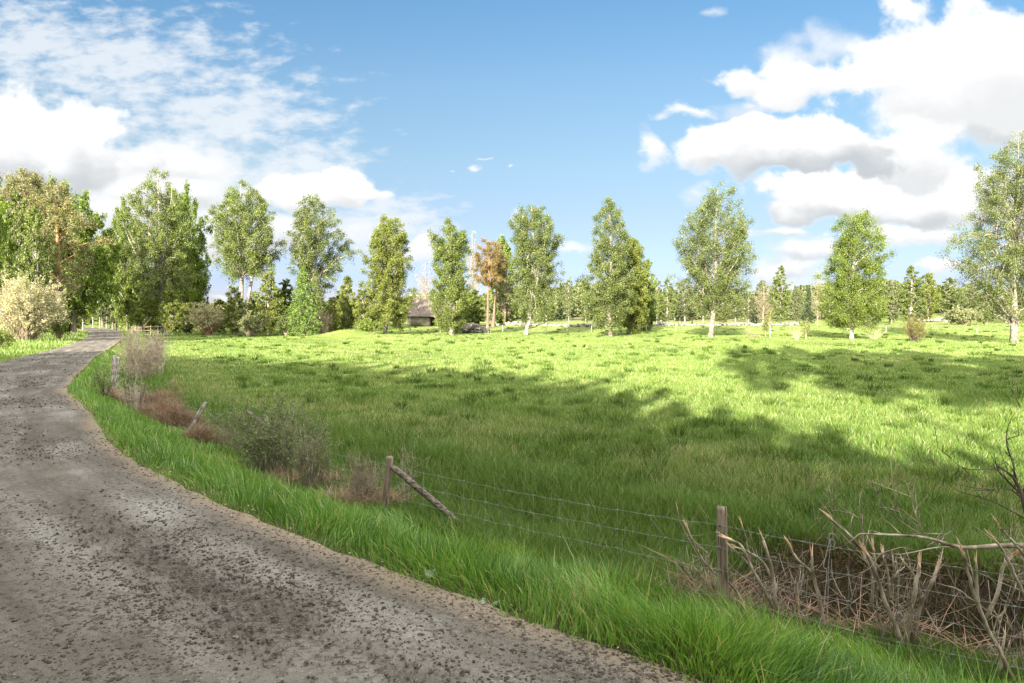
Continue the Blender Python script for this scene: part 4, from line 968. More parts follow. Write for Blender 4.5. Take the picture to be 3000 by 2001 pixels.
for (px, top, d, sd, lab, w) in [(2362, 936, 65, 81, 'thin sapling with a leafy tuft halfway between the big broad and the two-tier birch', 13), (2257, 905, 70, 82, 'taller pale sapling right of the big broad birch', 10), (2243, 940, 72, 83, 'lowest wispy sapling beside the taller pale one', 7)]:
    x, y, z0 = at_d(px, d); h = EYE + uv(px, top)[1] * d - z0; w_ = w * d / F
    rt = empty('sapling', (x, y, z0), lab, 'sapling', 'saplings in the meadow')
    grow(rt, [(h * 0.35, w_ * 0.4, w_ * 0.4), (h * 0.6, w_, w_), (h * 0.85, w_, w_ * 0.8), (h, 0.05, 0.05)], seed=sd, leafm=bw, barkm=M['pale_twig'], n_limb=14, n_leaf=700, leaf=0.05, base_r=0.025, top_r=0.006, tw=0.25, twd=5, twig_r=0.004, leaders=0, wobble=0.06)
for (px, top, d, w, sd, lab, mt) in [(2335, 966, 64, 24, 84, 'small pale twiggy shrub left of the leafy-tufted sapling', 'pale_twig'), (2560, 948, 66, 42, 85, 'wide see-through twiggy shrub between the two-tier birch and the juniper', 'pale_twig'), (2205, 968, 68, 36, 86, 'low dull twiggy shrub in the grass right of the big broad birch', 'twig'), (1990, 960, 110, 20, 87, 'low twig pile left of the big broad birch', 'twig')]:
    px_bush('twiggy_shrub', lab, 'shrub', 'twiggy shrubs', px, d, top, w, sd, stemm=M[mt], n_stem=34, n_leaf=0, stem_r=0.008, tw=0.35, twd=7, twig_r=0.005)

# ------------------------------------------------------------------ wood on the left beside the road bend
LW = 'trees of the wood left of the meadow'
px_tree('pine_tree', 'tall pine with a ragged brownish top at the far left', 'pine', LW, 88, 66, [(503,8,8),(530,34,40),(570,62,60),(610,62,62),(650,50,50),(690,30,30)], cx=84, seed=91, n_limb=60, n_leaf=30000, leaf=0.12, base_r=0.24, clear=0.9, **PK)
px_tree('pine_tree', 'leaning brown pine with a red trunk showing, in front of the big dark oak', 'pine', LW, 168, 58, [(538,10,10),(570,34,34),(620,40,60),(670,46,90),(720,30,96),(770,30,110),(810,20,90),(850,20,50)], cx=174, seed=92, n_limb=56, n_leaf=30000, leaf=0.12, base_r=0.22, clear=0.8, **PK)
place('oak', 215, 64, 560, 105, 'big dark green oak at the left, behind the brown pine', LW)
place('oak_fresh', 140, 72, 530, 70, 'bright green oak top showing between the two pines', LW)
place('oak_fresh', 20, 60, 640, 90, 'bright green oak filling the left edge above the pale sallow', LW)
place('slim2', 60, 56, 566, 52, 'grey-green birch in front of the left pine', LW)
place('slim2', 110, 54, 610, 44, 'grey-green birch with white stem right of the first one', LW)
place('alder', 100, 62, 730, 70, 'dark bushy tree above the pale sallow', LW)
place('oak', -95, 46, 400, 110, 'tree just outside the left edge whose leafy branch tips reach into the sky', LW)
place('alder', 190, 66, 800, 40, 'shadowy green tree at the left side of the road gap', LW)
place('oak', 300, 120, 705, 60, 'dark tree closing the road gap', LW)
place('bushy', 330, 105, 680, 46, 'yellow-green tree behind the road bend', LW)
place('oak_fresh', 372, 92, 592, 56, 'bright green oak showing left of the pyramid birch', LW)
place('oak', 545, 96, 560, 66, 'dark leafy tree filling in behind the right side of the pyramid birch', LW)
place('oak_fresh', 575, 100, 735, 34, 'bright green branches low right of the pyramid birch', LW)
place('oak', 398, 96, 800, 52, 'dark low tree with a stout brown trunk at the road bend', LW)
for k, (px, d, top, w, lab) in enumerate([(242, 84, 790, 24, 'white birch stem at the left of the road gap'), (272, 108, 770, 22, 'thin pale birch stem in the middle of the road gap, left one'), (292, 104, 776, 22, 'pale birch stem in the road gap, second from the left'), (312, 112, 780, 20, 'pale birch stem in the road gap, third from the left'), (340, 96, 742, 26, 'double-looking white birch stem right in the road gap'), (354, 110, 765, 22, 'last pale birch stem of the road gap, beside the dark low tree')]):
    place('slim', px, d, top, w, lab, 'birch stems in the road gap')
for (px, d, top, w, key, lab) in [(265, 132, 830, 34, 'alder', 'shaded low tree far down the road gap, left part'), (310, 128, 850, 40, 'alder', 'shaded low tree far down the road gap, middle'), (350, 120, 860, 34, 'alder', 'shaded low tree far down the road gap, right part'), (225, 90, 850, 30, 'alder', 'dark bushy tree where the road goes out of sight'), (430, 84, 865, 34, 'young', 'bushy young birch at the left foot of the pyramid birch'), (505, 82, 850, 32, 'young', 'pale young birch at the right foot of the pyramid birch'), (545, 82, 885, 30, 'young', 'yellow-green young birch left of the round golden sallow'), (470, 100, 860, 50, 'alder', 'green tree filling in behind the pyramid birch trunk')]:
    place(key, px, d, top, w, lab, LW)
px_bush('sallow_bush', 'big pale flowering sallow bush at the left edge beyond the road', 'bush', 'sallow bushes', 75, 44, 818, 108, 68, stemm=M['twig'], leafm=M['willow_bloom'], n_stem=220, n_leaf=30000, leaf=0.045, stem_r=0.025, tw=0.7, twd=3.5, twig_r=0.008, jit=0.07, leaf_t0=0.3, lump=0.2)
px_bush('low_bush', 'dark green bush at the right side of the pale flowering sallow', 'bush', None, 172, 47, 905, 22, 69, stemm=M['twig'], leafm=M['oak_leaf'], n_stem=50, n_leaf=7000, leaf=0.05, stem_r=0.02, tw=0.5, twd=3, twig_r=0.01)
px_bush('low_bush', 'small yellow-green bush by the roadside at the left edge', 'bush', None, 12, 33, 965, 30, 70, stemm=M['twig'], leafm=M['fresh_leaf'], n_stem=30, n_leaf=2500, leaf=0.035, stem_r=0.01, tw=0.3, twd=5, twig_r=0.005)

# ------------------------------------------------------------------ trees behind the viewpoint whose shade falls on the road and meadow
def pq(p, q): return q * SH[1] + p * SH[0], -q * SH[0] + p * SH[1]
BG_ = 'roadside trees behind the viewpoint'
BL = 'leafy roadside tree standing behind the viewpoint and shading the road and near meadow'
def behind(key, p, q, H, w):
    pr = PROTO[key]; x, y = pq(p, q); z0 = gz(x, y)
    H0 = pr['prof'][-1][0]; r0 = max(max(a[1], a[2]) for a in pr['prof'])
    if pr['root'] is None:
        pr['root'] = empty(pr['name'], (x, y, z0), BL, pr['cat'], BG_); grow(pr['root'], pr['prof'], **pr['kw']); pr['root'].scale = (w / r0, w / r0, H / H0); return
    c = copy_tree(pr['root'], (x, y, z0), w / r0, H / H0, (p * 1.7 + q) % 6.28, BL); c['group'] = BG_
TANS = math.tan(R(SUN_EL))
for q, tip, H, w in [(-27,29,10,3.2),(-24.5,29,11,3.4),(-21.5,28,11,3.6),(-18.5,28,12,3.6),(-15.5,27,12,3.6),(-12.5,26,12,3.8),(-9.5,24.8,12,3.8),(-6.8,23.2,12,3.4),(-4.2,21.4,11.5,3.0),(-2.0,18.5,11,2.6),(0.2,15.5,10,2.2),(1.9,12.6,9.5,2.0),(3.4,10.8,8,1.6)]:
    behind('oak', tip - (H + 0.5) / TANS, q, H, w)
for q, tip, H, w in [(-25.5,24,9,3.6),(-20,24,9.5,3.8),(-17,24,9.5,3.8),(-14,23,9.5,3.8),(-11,21.5,9.5,3.8),(-8,19,9,3.6),(-5,17,8.5,3.4),(-2.5,14,8,3.0),(0,11,7,2.6),(2.2,9,6.5,2.2)]:
    behind('oak_fresh', tip - (H + 0.5) / TANS, q, H, w)
for q, tip, H, w in [(1.4,51,25,1.5),(4.2,49,24,2.3),(6.8,46.5,23,3.0),(10.5,45,22.5,3.6),(14.5,43,21,3.6),(18.5,38,19,3.6),(9.5,37,14,2.6),(14.5,37,15,3.2),(19.5,36,15,3.4)]:
    behind('tall_pine', tip - (H + 0.5) / TANS, q, H, w)

# ------------------------------------------------------------------ distant wood (one mass)
rnd = np.random.default_rng(3)
mb = MB(); wd = MB()
for k in range(760):
    px = -900 + 5100 * ((k * 0.6180339) % 1.0)
    d = rnd.uniform(165, 330); x, y, z0 = at_d(px, d)
    if px < 650 and d < 260: d += 120; x, y, z0 = at_d(px, d)
    topy = 905 - 34 * math.sin(px * 0.004 + 1.0) ** 2 * (px > 1350) - rnd.uniform(0, 22) - (14 if px > 2500 else 0)
    topy -= 24
    if px < 1250: topy = 898 - rnd.uniform(0, 14)
    H = max(EYE + uv(px, topy)[1] * d - z0, 4)
    conif = rnd.uniform(0, 1) < 0.35
    r = H * (0.18 if conif else 0.34)
    n = 620
    t = rnd.uniform(0.06, 1, n) ** (1.3 if conif else 0.9)
    rad = r * ((1 - t) if conif else np.sqrt(np.clip(1 - (2 * t - 0.95) ** 2, 0.03, 1))) * np.sqrt(rnd.uniform(0, 1, n)) * (1 + 0.25 * rnd.normal(0, 1))
    a = rnd.uniform(0, 6.28, n)
    P = np.stack([x + rad * np.cos(a), y + rad * np.sin(a), z0 + H * t], -1)
    leaves(mb, P, 0.42 * d / 220, rnd, 0.6, 0.2, np.clip((0.05 if conif else 0.45) + rnd.uniform(-0.1, 0.25) + rnd.normal(0, 0.15, n), 0, 1))
o = mb.build('distant_wood', fl)
tag(o, 'far olive-green wood closing the view behind the meadow', 'wood', kind='stuff')
# wooded ridge on the horizon
mb = MB(); n = 44000
px = rnd.uniform(-1500, 5000, n); d = rnd.uniform(620, 700, n)
u = (px - 1500) / F; hh = 17 + 5 * np.sin(px * 0.006) + 2.5 * np.sin(px * 0.021) + 2 * np.sin(px * 0.13)
P = np.stack([u * d, d, rnd.uniform(0, 1, n) ** 0.8 * hh], -1)
leaves(mb, P, 1.7, rnd, 0.55, 0.2)
o = mb.build('distant_ridge', fl)
tag(o, 'low wooded ridge on the horizon', 'hill', kind='structure')

# ------------------------------------------------------------------ barn
dB = 112; x, y, z0 = at_d(1255, dB); z0 += 0.15
sB = dB / F
barn = empty('barn', (x, y, z0), 'small grey barn with steep weathered roof behind the birches', 'barn')
Wd, Hw, Hr, Dp = 7.4, 1.95, 4.55, 6.0
ZE = EYE + uv(1255, 923)[1] * dB - z0; ZR = EYE + uv(1255, 874)[1] * dB - z0
xl = (1194 - 1255) * sB; xr = xl + Wd; xm = (1256 - 1255) * sB
mb = MB()
mb.box(((xl + xm) / 2, 0.15, ZE / 2), (xm - xl, 0.3, ZE + 0.1)); mb.box((xl + 0.15, Dp / 2, ZE / 2), (0.3, Dp - 0.62, ZE + 0.1))
mb.box((xr - 0.15, Dp / 2, ZE / 2), (0.3, Dp, ZE + 0.1)); mb.box(((xl + xr) / 2, Dp - 0.15, ZE / 2), (Wd - 0.64, 0.3, ZE + 0.1))
mb.build('wall', M['barn_wall'], barn)
mb = MB(); mb.box((xm + 0.15, 0.1, ZE / 2), (0.2, 0.2, ZE)); mb.box(((xm + xr) / 2 + 0.3, 0.14, ZE - 0.12), (xr - xm, 0.16, 0.2)); mb.box((xr - 1.6, 0.1, ZE / 2), (0.2, 0.2, ZE))
mb.build('timber', M['barn_wood'], barn)
mb = MB(); rl, rr_ = xl + 0.55, xr + 0.4; el = xl - 0.3
nseg = 26
for side in (0, 1):
    V = []; 
    for i in range(nseg + 1):
        for j_ in range(9):
            f = j_ / 8; X_ = (el + (rr_ - el) * i / nseg) * (1 - f) + (rl + (rr_ - 0.3 - rl) * i / nseg) * f
            Y_ = (-0.5 + (Dp / 2 + 0.5) * f) if side == 0 else (Dp + 0.5 - (Dp / 2 + 0.5) * f)
            V.append((X_, Y_, ZE - 0.15 + (ZR - ZE + 0.15) * f + rnd.normal(0, 0.03)))
    V = np.array(V); b = (np.arange(nseg)[:, None] * 9 + np.arange(8)[None, :]).ravel()
    q = np.stack([b, b + 9, b + 10, b + 1], -1) if side == 0 else np.stack([b, b + 1, b + 10, b + 9], -1)
    mb.add(V, q); mb.add(V - np.array([0, 0, 0.14]), q[:, ::-1])
    ring = [0 * 9 + j_ for j_ in range(9)]
    for a0, off_ in ((0, 0), (nseg * 9, 0)):
        for j_ in range(8):
            p0, p1 = V[a0 + j_], V[a0 + j_ + 1]; dz = np.array([0, 0, 0.14])
            mb.add(np.array([p0, p1, p1 - dz, p0 - dz]), [[0, 1, 2, 3]])
    for i in range(nseg):
        p0, p1 = V[i * 9], V[(i + 1) * 9]; dz = np.array([0, 0, 0.14]); mb.add(np.array([p0, p1, p1 - dz, p0 - dz]), [[0, 1, 2, 3]])
mb.build('roof', M['barn_roof'], barn)
mb = MB(); 
for sx_ in (rl, rr_ - 0.4):
    V = np.array([(sx_ if False else xl + 0.1 if sx_ == rl else xr - 0.1, 0.1, ZE - 0.06), (xl + 0.1 if sx_ == rl else xr - 0.1, Dp - 0.1, ZE - 0.06), (sx_, Dp / 2, ZR - 0.2)])
    gm = MB(); gm.add(V, None, [[0, 1, 2]]); gm.build('gable', M['barn_wood'], barn)

# ------------------------------------------------------------------ stones
def stone_set(name, label, cat, pts, sizes, seed):
    rnd = np.random.default_rng(seed)
    P = np.array(pts); V, T = rocks(P, np.array(sizes), rnd, 0.7, 0.25)
    c = P.mean(0)
    o = mesh_obj(name, V - c, T, M['stone']); o.location = c
    return tag(o, label, cat)
pts, szs = [], []
for k in range(170):
    px = rnd.uniform(1322, 1432); d = rnd.uniform(86, 92); x, y, z0 = at_d(px, d)
    hmax = 1.15 * math.exp(-((px - 1375) / 40) ** 2); pts.append((x, y, z0 + rnd.uniform(0, max(hmax, 0.05)))); szs.append(rnd.uniform(0.22, 0.42))
stone_set('stone_heap', 'heap of field stones between the bushy birch and the pine trunks', 'stone heap', pts, szs, 4)
pts, szs = [], []
for k in range(260):
    px = 1440 + 900 * k / 260 + rnd.uniform(-3, 3); d = 113 + 3 * math.sin(px * 0.01); x, y, z0 = at_d(px, d)
    pts.append((x, y, z0 + rnd.uniform(-0.05, 0.25) * (1 + 0.6 * math.sin(px * 0.03)))); szs.append(rnd.uniform(0.14, 0.42))
stone_set('stone_wall', 'long tumbled stone wall below the far trees, between the pines and the tall thin birch', 'stone wall', pts, szs, 6)
pts, szs = [], []
for k in range(80):
    px = 2690 + 100 * rnd.uniform(0, 1); d = 150 + rnd.uniform(-4, 4); x, y, z0 = at_d(px, d)
    pts.append((x, y, z0 + rnd.uniform(0, 0.3))); szs.append(rnd.uniform(0.2, 0.5))
stone_set('stone_wall', 'short tumbled stone wall on the rise at the right', 'stone wall', pts, szs, 8)

# ------------------------------------------------------------------ far fence across the meadow edge
def post_mesh(h, r, seed, sides=9, square=False):
    rnd = np.random.default_rng(seed); mb = MB()
    z = np.array([-0.25, 0.0, h * 0.35, h * 0.7, h * 0.97, h])
    rr = r * np.array([1.04, 1.03, 1.0, 0.98, 0.97, 0.9])
    mb.tube(np.stack([rnd.normal(0, 0.003, 6), rnd.normal(0, 0.003, 6), z], -1), rr, 4 if square else sides, rough=0.012, rnd=rnd)
    return mb
def fence_wires(root, pts_top, hts, name, r, mat, sag=0.03, stays=0.0, seed=1, wob=0.004, knots=False):
    """pts_top: list of (x, y, z) wire-zero points at the posts, hts: offsets down from them"""
    rnd = np.random.default_rng(seed); mb = MB(); o0 = np.array(root.location)
    curves = []
    for h in hts:
        L_ = []
        for a, b_ in zip(pts_top[:-1], pts_top[1:]):
            a, b_ = np.array(a), np.array(b_); n = max(3, int(np.linalg.norm(b_ - a) / 0.15)); t = np.arange(n) / n
            seg = a + (b_ - a) * t[:, None]; seg[:, 2] += -h - sag * 4 * t * (1 - t) * rnd.uniform(0.6, 1.3)
            seg[:, 2] += rnd.normal(0, wob, n); L_.append(seg)
        L_.append(np.array([np.array(pts_top[-1]) - np.array([0, 0, h])]))
        Q = np.vstack(L_); curves.append(Q); mb.tube(Q - o0, r, 4, cap=False)
    if stays:
        n = len(curves[0]); step = max(1, int(stays / 0.15))
        for i in range(step // 2, n, step):
            jj = [min(max(i + int(round(rnd.normal(0, 0.25))), 0), n - 1) for _ in curves]
            P = np.array([c[j_] for c, j_ in zip(curves, jj)])
            Pm = []
            for a, b_ in zip(P[:-1], P[1:]): Pm += [a, (a + b_) / 2 + rnd.normal(0, 0.005, 3)]
            Pm.append(P[-1]); mb.tube(np.array(Pm) - o0, r * 0.9, 4, cap=False)
            if knots:
                for p in P: mb.tube(np.array([p - o0 + (-0.012, 0.004, -0.003), p - o0 + (0, -0.004, 0.003), p - o0 + (0.012, 0.004, -0.002)]), r * 2.4, 5)
    return mb.build(name, mat, root, smooth=True)
ffd = 92.0
x, y, z0 = at_d(1200, ffd)
ff_ = empty('wire_fence', (x, y, z0), 'long low wire fence with thin pale posts crossing behind the birch row', 'fence')
tops = []
for k, px in enumerate([1202, 1290, 1380, 1473, 1540, 1600, 1662, 1733, 1812, 1895, 1979, 2067, 2155, 2258, 2370, 2483, 2596, 2730, 2864, 3010]):
    d = ffd - 14 * sstep(1900, 3000, px); xx, yy, zz_ = at_d(px, float(d))
    h = 0.95 + 0.12 * math.sin(px); p = post_mesh(h, 0.05, k, 6).build('post', M['lichen_wood'], ff_, True)
    p.location = (xx - x, yy - y, zz_ - z0); p.rotation_euler = (0.05 * math.sin(px), 0.05 * math.cos(px), 0)
    tops.append((xx, yy, zz_ + 0.9))
fence_wires(ff_, tops, [0, 0.3, 0.6], 'wire', 0.004, M['wire'], 0.02)
# small gate-like rail fence by the road bend
x, y, z0 = at_d(415, 80)
rf = empty('rail_fence', (x, y, z0), 'short pale wooden rail fence by the road bend below the pyramid birch', 'fence')
for k, px in enumerate([386, 404, 421, 441, 462, 482]):
    xx, yy, zz_ = at_d(px, 80 - k * 0.4); p = post_mesh(1.1, 0.05, 40 + k, 7).build('post', M['twig'], rf, True); p.location = (xx - x, yy - y, zz_ - z0)
mb = MB(); a = at_d(386, 79.8); b_ = at_d(482, 77.8)
for h in (0.55, 0.95): mb.tube(np.array([(a[0] - x, a[1] - y - 0.1, a[2] - z0 + h), (b_[0] - x, b_[1] - y - 0.1, b_[2] - z0 + h + 0.06)]), 0.03, 6)
mb.build('rail', M['twig'], rf, True)

# ------------------------------------------------------------------ roadside fence
def at_pt(px, py, d):
    u, v = uv(px, py); return np.array([u * d, d, EYE + v * d])
NEAR = [  # top pixel, bottom pixel, distance, radius, material, square
 ((2115, 1483), (2118, 1800), 5.2, 0.042, 'post_wood', False, 'newest round post, nearest to the viewer'),
 ((1142, 1338), (1125, 1512), 7.7, 0.042, 'post_wood', False, 'round post with a brace leaning on it'),
 ((776, 1216), (800, 1330), 9.9, 0.035, 'lichen_wood', False, None),
 ((602, 1177), (549, 1276), 12.6, 0.035, 'lichen_wood', True, 'slanting grey post'),
 ((421, 1124), (411, 1202), 14.6, 0.042, 'post_wood', False, None),
 ((334, 1041), (328, 1132), 19.0, 0.055, 'lichen_wood', True, 'thick lichen-covered post'),
 ((346, 1046), (338, 1130), 19.3, 0.065, 'lichen_wood', True, None)]
fo = NEAR[0]; b0 = at_pt(*fo[1], fo[2])
fen = empty('wire_fence', tuple(b0), 'old sheep-netting fence on weathered posts along the roadside verge', 'fence')
wt = []
for k, (tp, bp, d, r, mt, sq, lab) in enumerate(NEAR):
    T_ = at_pt(*tp, d); B_ = at_pt(*bp, d); ax = T_ - B_; L_ = np.linalg.norm(ax)
    p = post_mesh(L_, r, 50 + k, 12, sq).build('post', M[mt], fen, not sq)
    p.location = tuple(B_ - b0); q = Vector(ax).to_track_quat('Z', 'Y'); p.rotation_euler = q.to_euler()
    if lab: p['label'] = lab
    if k != 6:
        off = np.array([-0.62, -0.78, 0]) * (r + 0.004)
        wt.append(T_ + off + np.array([0, 0, -0.15]))
wt_all = [np.array([6.0, 1.75, 0.27]), np.array([3.6, 3.55, 0.20])] + wt + [np.array([-13.6, 22.5, 0.42])]
wt_all[3][2] = 0.02; wt_all[4][2] = 0.0; 
wt_all[2][2] = 0.10
fence_wires(fen, wt_all[:5], [0, 0.17, 0.35, 0.54, 0.70], 'netting', 0.00125, M['wire'], 0.035, stays=0.30, seed=5, wob=0.004, knots=True)
fence_wires(fen, wt_all[4:], [0, 0.16, 0.34, 0.52], 'wire_strand', 0.0020, M['wire'], 0.05, seed=7, wob=0.004)
# wire staples on the nearest post
mb = MB()
for h in (0.0, 0.17, 0.35, 0.54):
    c = wt_all[2] + np.array([0.0, -0.003, -h]) - b0
    mb.tube(np.array([c + (-0.010, 0, -0.014), c + (-0.006, -0.004, 0.012), c + (0.006, -0.004, 0.012), c + (0.008, 0, -0.012)]), 0.002, 4)
mb.build('staple', M['wire'], fen, True)
# braces
for (a_, b2, da, db, r, lab) in [((1150, 1366), (1352, 1540), 7.66, 7.25, 0.036, 'brace pole cut from split grey wood'), ((727, 1206), (925, 1380), 10.0, 9.2, 0.035, 'fallen brace pole lying in the shrub')]:
    A_, B_ = at_pt(*a_, da), at_pt(*b2, db); mb = MB(); rr0 = np.random.default_rng(9)
    t = np.linspace(0, 1, 8)[:, None]; Q = A_ * (1 - t) + B_ * t + rr0.normal(0, 0.004, (8, 3)); Q[-1] = B_
    mb.tube(Q - b0, np.full(8, r), 6, rough=0.025, rnd=rr0); o = mb.build('brace', M['brace_wood'], fen); o['label'] = lab

# ------------------------------------------------------------------ shrubs and dead grass along the fence
px_bush('leafless_shrub', 'dense pinkish-white twiggy shrub beyond the thick lichen-covered fence post', 'shrub', 'roadside shrubs', 412, 25, 988, 66, 101, stemm=M['pale_twig'], n_stem=110, n_leaf=0, stem_r=0.011, tw=0.50, twd=8, twig_r=0.007, spread=0.85, flat=0.5, bend=0.0, lump=0.35)
px_bush('leafless_shrub', 'smaller sunlit pinkish shrub behind the dense one, towards the meadow', 'shrub', 'roadside shrubs', 452, 30, 978, 34, 102, stemm=M['pale_twig'], n_stem=70, n_leaf=0, stem_r=0.010, tw=0.45, twd=9, twig_r=0.006, spread=0.5)
px_bush('leafy_shrub', 'small dark-leaved shrub on the road side of the thick lichen-covered post', 'shrub', 'roadside shrubs', 300, 17.5, 1070, 36, 103, stemm=M['dark_twig'], leafm=M['shrub_leaf'], n_stem=14, n_leaf=900, leaf=0.018, stem_r=0.010, tw=0.22, twd=9, twig_r=0.004)
px_bush('leafy_shrub', 'thin leafy shrub right of the thick lichen-covered post', 'shrub', 'roadside shrubs', 376, 17.0, 1060, 30, 104, stemm=M['dark_twig'], leafm=M['shrub_leaf'], n_stem=12, n_leaf=500, leaf=0.018, stem_r=0.009, tw=0.22, twd=8, twig_r=0.004)
px_bush('leafy_shrub', 'wide grey-green shrub with budding leaves growing through the fence, middle of the verge', 'shrub', 'roadside shrubs', 780, 9.3, 1170, 150, 105, stemm=M['grey_stem'], leafm=M['shrub_leaf'], n_stem=90, n_leaf=9500, leaf=0.015, stem_r=0.0065, tw=0.22, twd=11, twig_r=0.0022, jit=0.02, spread=0.45, flat=0.7, lump=0.25)
px_bush('leafy_shrub', 'upright stems with few leaves at the right side of the wide grey-green shrub', 'shrub', 'roadside shrubs', 905, 8.6, 1215, 75, 106, stemm=M['grey_stem'], leafm=M['shrub_leaf'], n_stem=60, n_leaf=2500, leaf=0.013, stem_r=0.0065, tw=0.22, twd=9, twig_r=0.0022, jit=0.02, spread=0.6, flat=0.6)
px_bush('leafless_shrub', 'thicket of bare reddish stems left of the braced post', 'shrub', 'roadside shrubs', 1065, 8.0, 1345, 70, 107, stemm=M['twig'], n_stem=80, n_leaf=0, stem_r=0.005, tw=0.26, twd=10, twig_r=0.0026, spread=0.75, flat=0.5)
px_bush('leafless_shrub', 'spindly bare shrub right behind the braced post', 'shrub', 'roadside shrubs', 1185, 8.2, 1292, 44, 108, stemm=M['twig'], n_stem=12, n_leaf=0, stem_r=0.0055, tw=0.22, twd=9, twig_r=0.0022, spread=0.5, flat=0.5)
px_bush('leafless_shrub', 'tawny twig tangle between the dark fence post and the slanting post', 'shrub', 'roadside shrubs', 492, 13.6, 1135, 60, 109, stemm=M['red_twig'], n_stem=70, n_leaf=0, stem_r=0.004, tw=0.28, twd=9, twig_r=0.0028, spread=0.8, flat=0.6, lump=0.35)
px_bush('leafless_shrub', 'low pale twig tangle in front of the dark fence post', 'shrub', 'roadside shrubs', 388, 16.0, 1110, 40, 110, stemm=M['pale_twig'], n_stem=40, n_leaf=0, stem_r=0.004, tw=0.28, twd=8, twig_r=0.003, spread=0.8, flat=0.6, lump=0.35)
px_bush('leafy_shrub', 'sparse young shrub between the slanting post and the wide grey-green shrub', 'shrub', 'roadside shrubs', 655, 11.0, 1200, 40, 111, stemm=M['grey_stem'], leafm=M['shrub_leaf'], n_stem=16, n_leaf=500, leaf=0.014, stem_r=0.005, tw=0.22, twd=8, twig_r=0.0025, spread=0.5)
def heap(name, label, cat, cx_, cy_, rx, ry, h, n, L0, w, seed, mat='straw', kind='stuff', zoff=0.0, flop=0.9, tint=(0.0, 1.0)):
    rnd = np.random.default_rng(seed)
    a = rnd.uniform(0, 6.28, n); r = np.sqrt(rnd.uniform(0, 1, n))
    x = cx_ + rx * r * np.cos(a); y = cy_ + ry * r * np.sin(a)
    z = terrain(x, y) + zoff + h * np.clip(1 - r * r, 0, 1) * rnd.uniform(0, 1, n)
    P = np.stack([x, y, z], -1)
    V, Q, T, ti = blades(P, L0 * rnd.uniform(0.5, 1.3, n), np.full(n, w), rnd.normal(0, flop, (n, 2)), rnd, rnd.uniform(tint[0], tint[1], n), 3)
    o = mesh_obj(name, V, [Q, T], M[mat], tint=ti); return tag(o, label, cat, kind=kind)
for k, (px, d, rx, ry, h, n, lab) in enumerate([(480, 14.6, 0.55, 0.5, 0.30, 2600, 'rust-brown mat of dead grass right of the dark fence post'), (520, 13.6, 0.40, 0.4, 0.32, 2000, 'rust-brown heap of dead grass behind the slanting post'), (600, 11.9, 0.32, 0.3, 0.15, 1400, 'brown dead grass at the foot of the slanting post'), (425, 17.5, 0.6, 0.6, 0.25, 1800, 'brown dead grass below the pinkish shrub'), (345, 18.2, 0.4, 0.3, 0.15, 900, 'pale dead grass around the lichen-covered post'), (1060, 8.0, 0.5, 0.25, 0.10, 1500, 'dead grass among the bare reddish stems'), (900, 8.9, 0.5, 0.3, 0.12, 900, 'dead grass under the grey-green shrub')]):
    x, y, _ = at_d(px, d); heap('dead_grass', lab, 'dead grass', x, y, rx, ry, h, n, 0.25 * (1 if d > 10 else 0.75), 0.006 * (1 + d / 14), 120 + k, tint=(0.0, 0.7) if k < 4 else (0.2, 1))

# ------------------------------------------------------------------ dug-out bank with hanging roots, and dead litter in the ditch
rnd = np.random.default_rng(17)
for (px, py, rr_, n, lab) in [(2.75, 5.95, 0.75, 5200, 'brown dead grass hanging over the dug-out bank behind the nearest post'), (3.75, 5.35, 0.8, 5200, 'brown dead grass and roots in the dug-out ditch at the right'), (4.6, 4.8, 0.7, 2500, 'dead litter at the right end of the ditch')]:
    heap('dead_grass', lab, 'dead grass', px, py, rr_, rr_ * 0.7, 0.06, n, 0.20, 0.0042, int(px * 10), flop=1.3, tint=(0.0, 1.0), mat='dark_straw')
heap('dead_grass', 'pale dead stalks at the foot of the nearest fence post', 'dead grass', 1.75, 5.3, 0.55, 0.25, 0.05, 700, 0.24, 0.0035, 18, flop=1.2, tint=(0.1, 0.9))
mb = MB()
for k in range(420):         # root hairs hanging from the lip of the bank
    t = rnd.uniform(0, 1); c = np.array([2.15, 6.35]) * (1 - t) + np.array([4.6, 4.95]) * t + rnd.normal(0, 0.06, 2)
    z = gz(c[0] + 0.15, c[1] + 0.2) + 0.02; L_ = rnd.uniform(0.08, 0.34)
    dx = rnd.normal(0, 0.05, 2) + np.array([-0.05, -0.06])
    mb.tube(np.array([(c[0], c[1], z), (c[0] + dx[0], c[1] + dx[1], z - L_ * 0.4), (c[0] + dx[0] * 1.6, c[1] + dx[1] * 1.6, z - L_)]), 0.0018, 3, cap=False)
o = mb.build('root_fringe', M['dark_twig']); tag(o, 'fringe of fine roots hanging from the lip of the ditch bank', 'roots', kind='stuff')

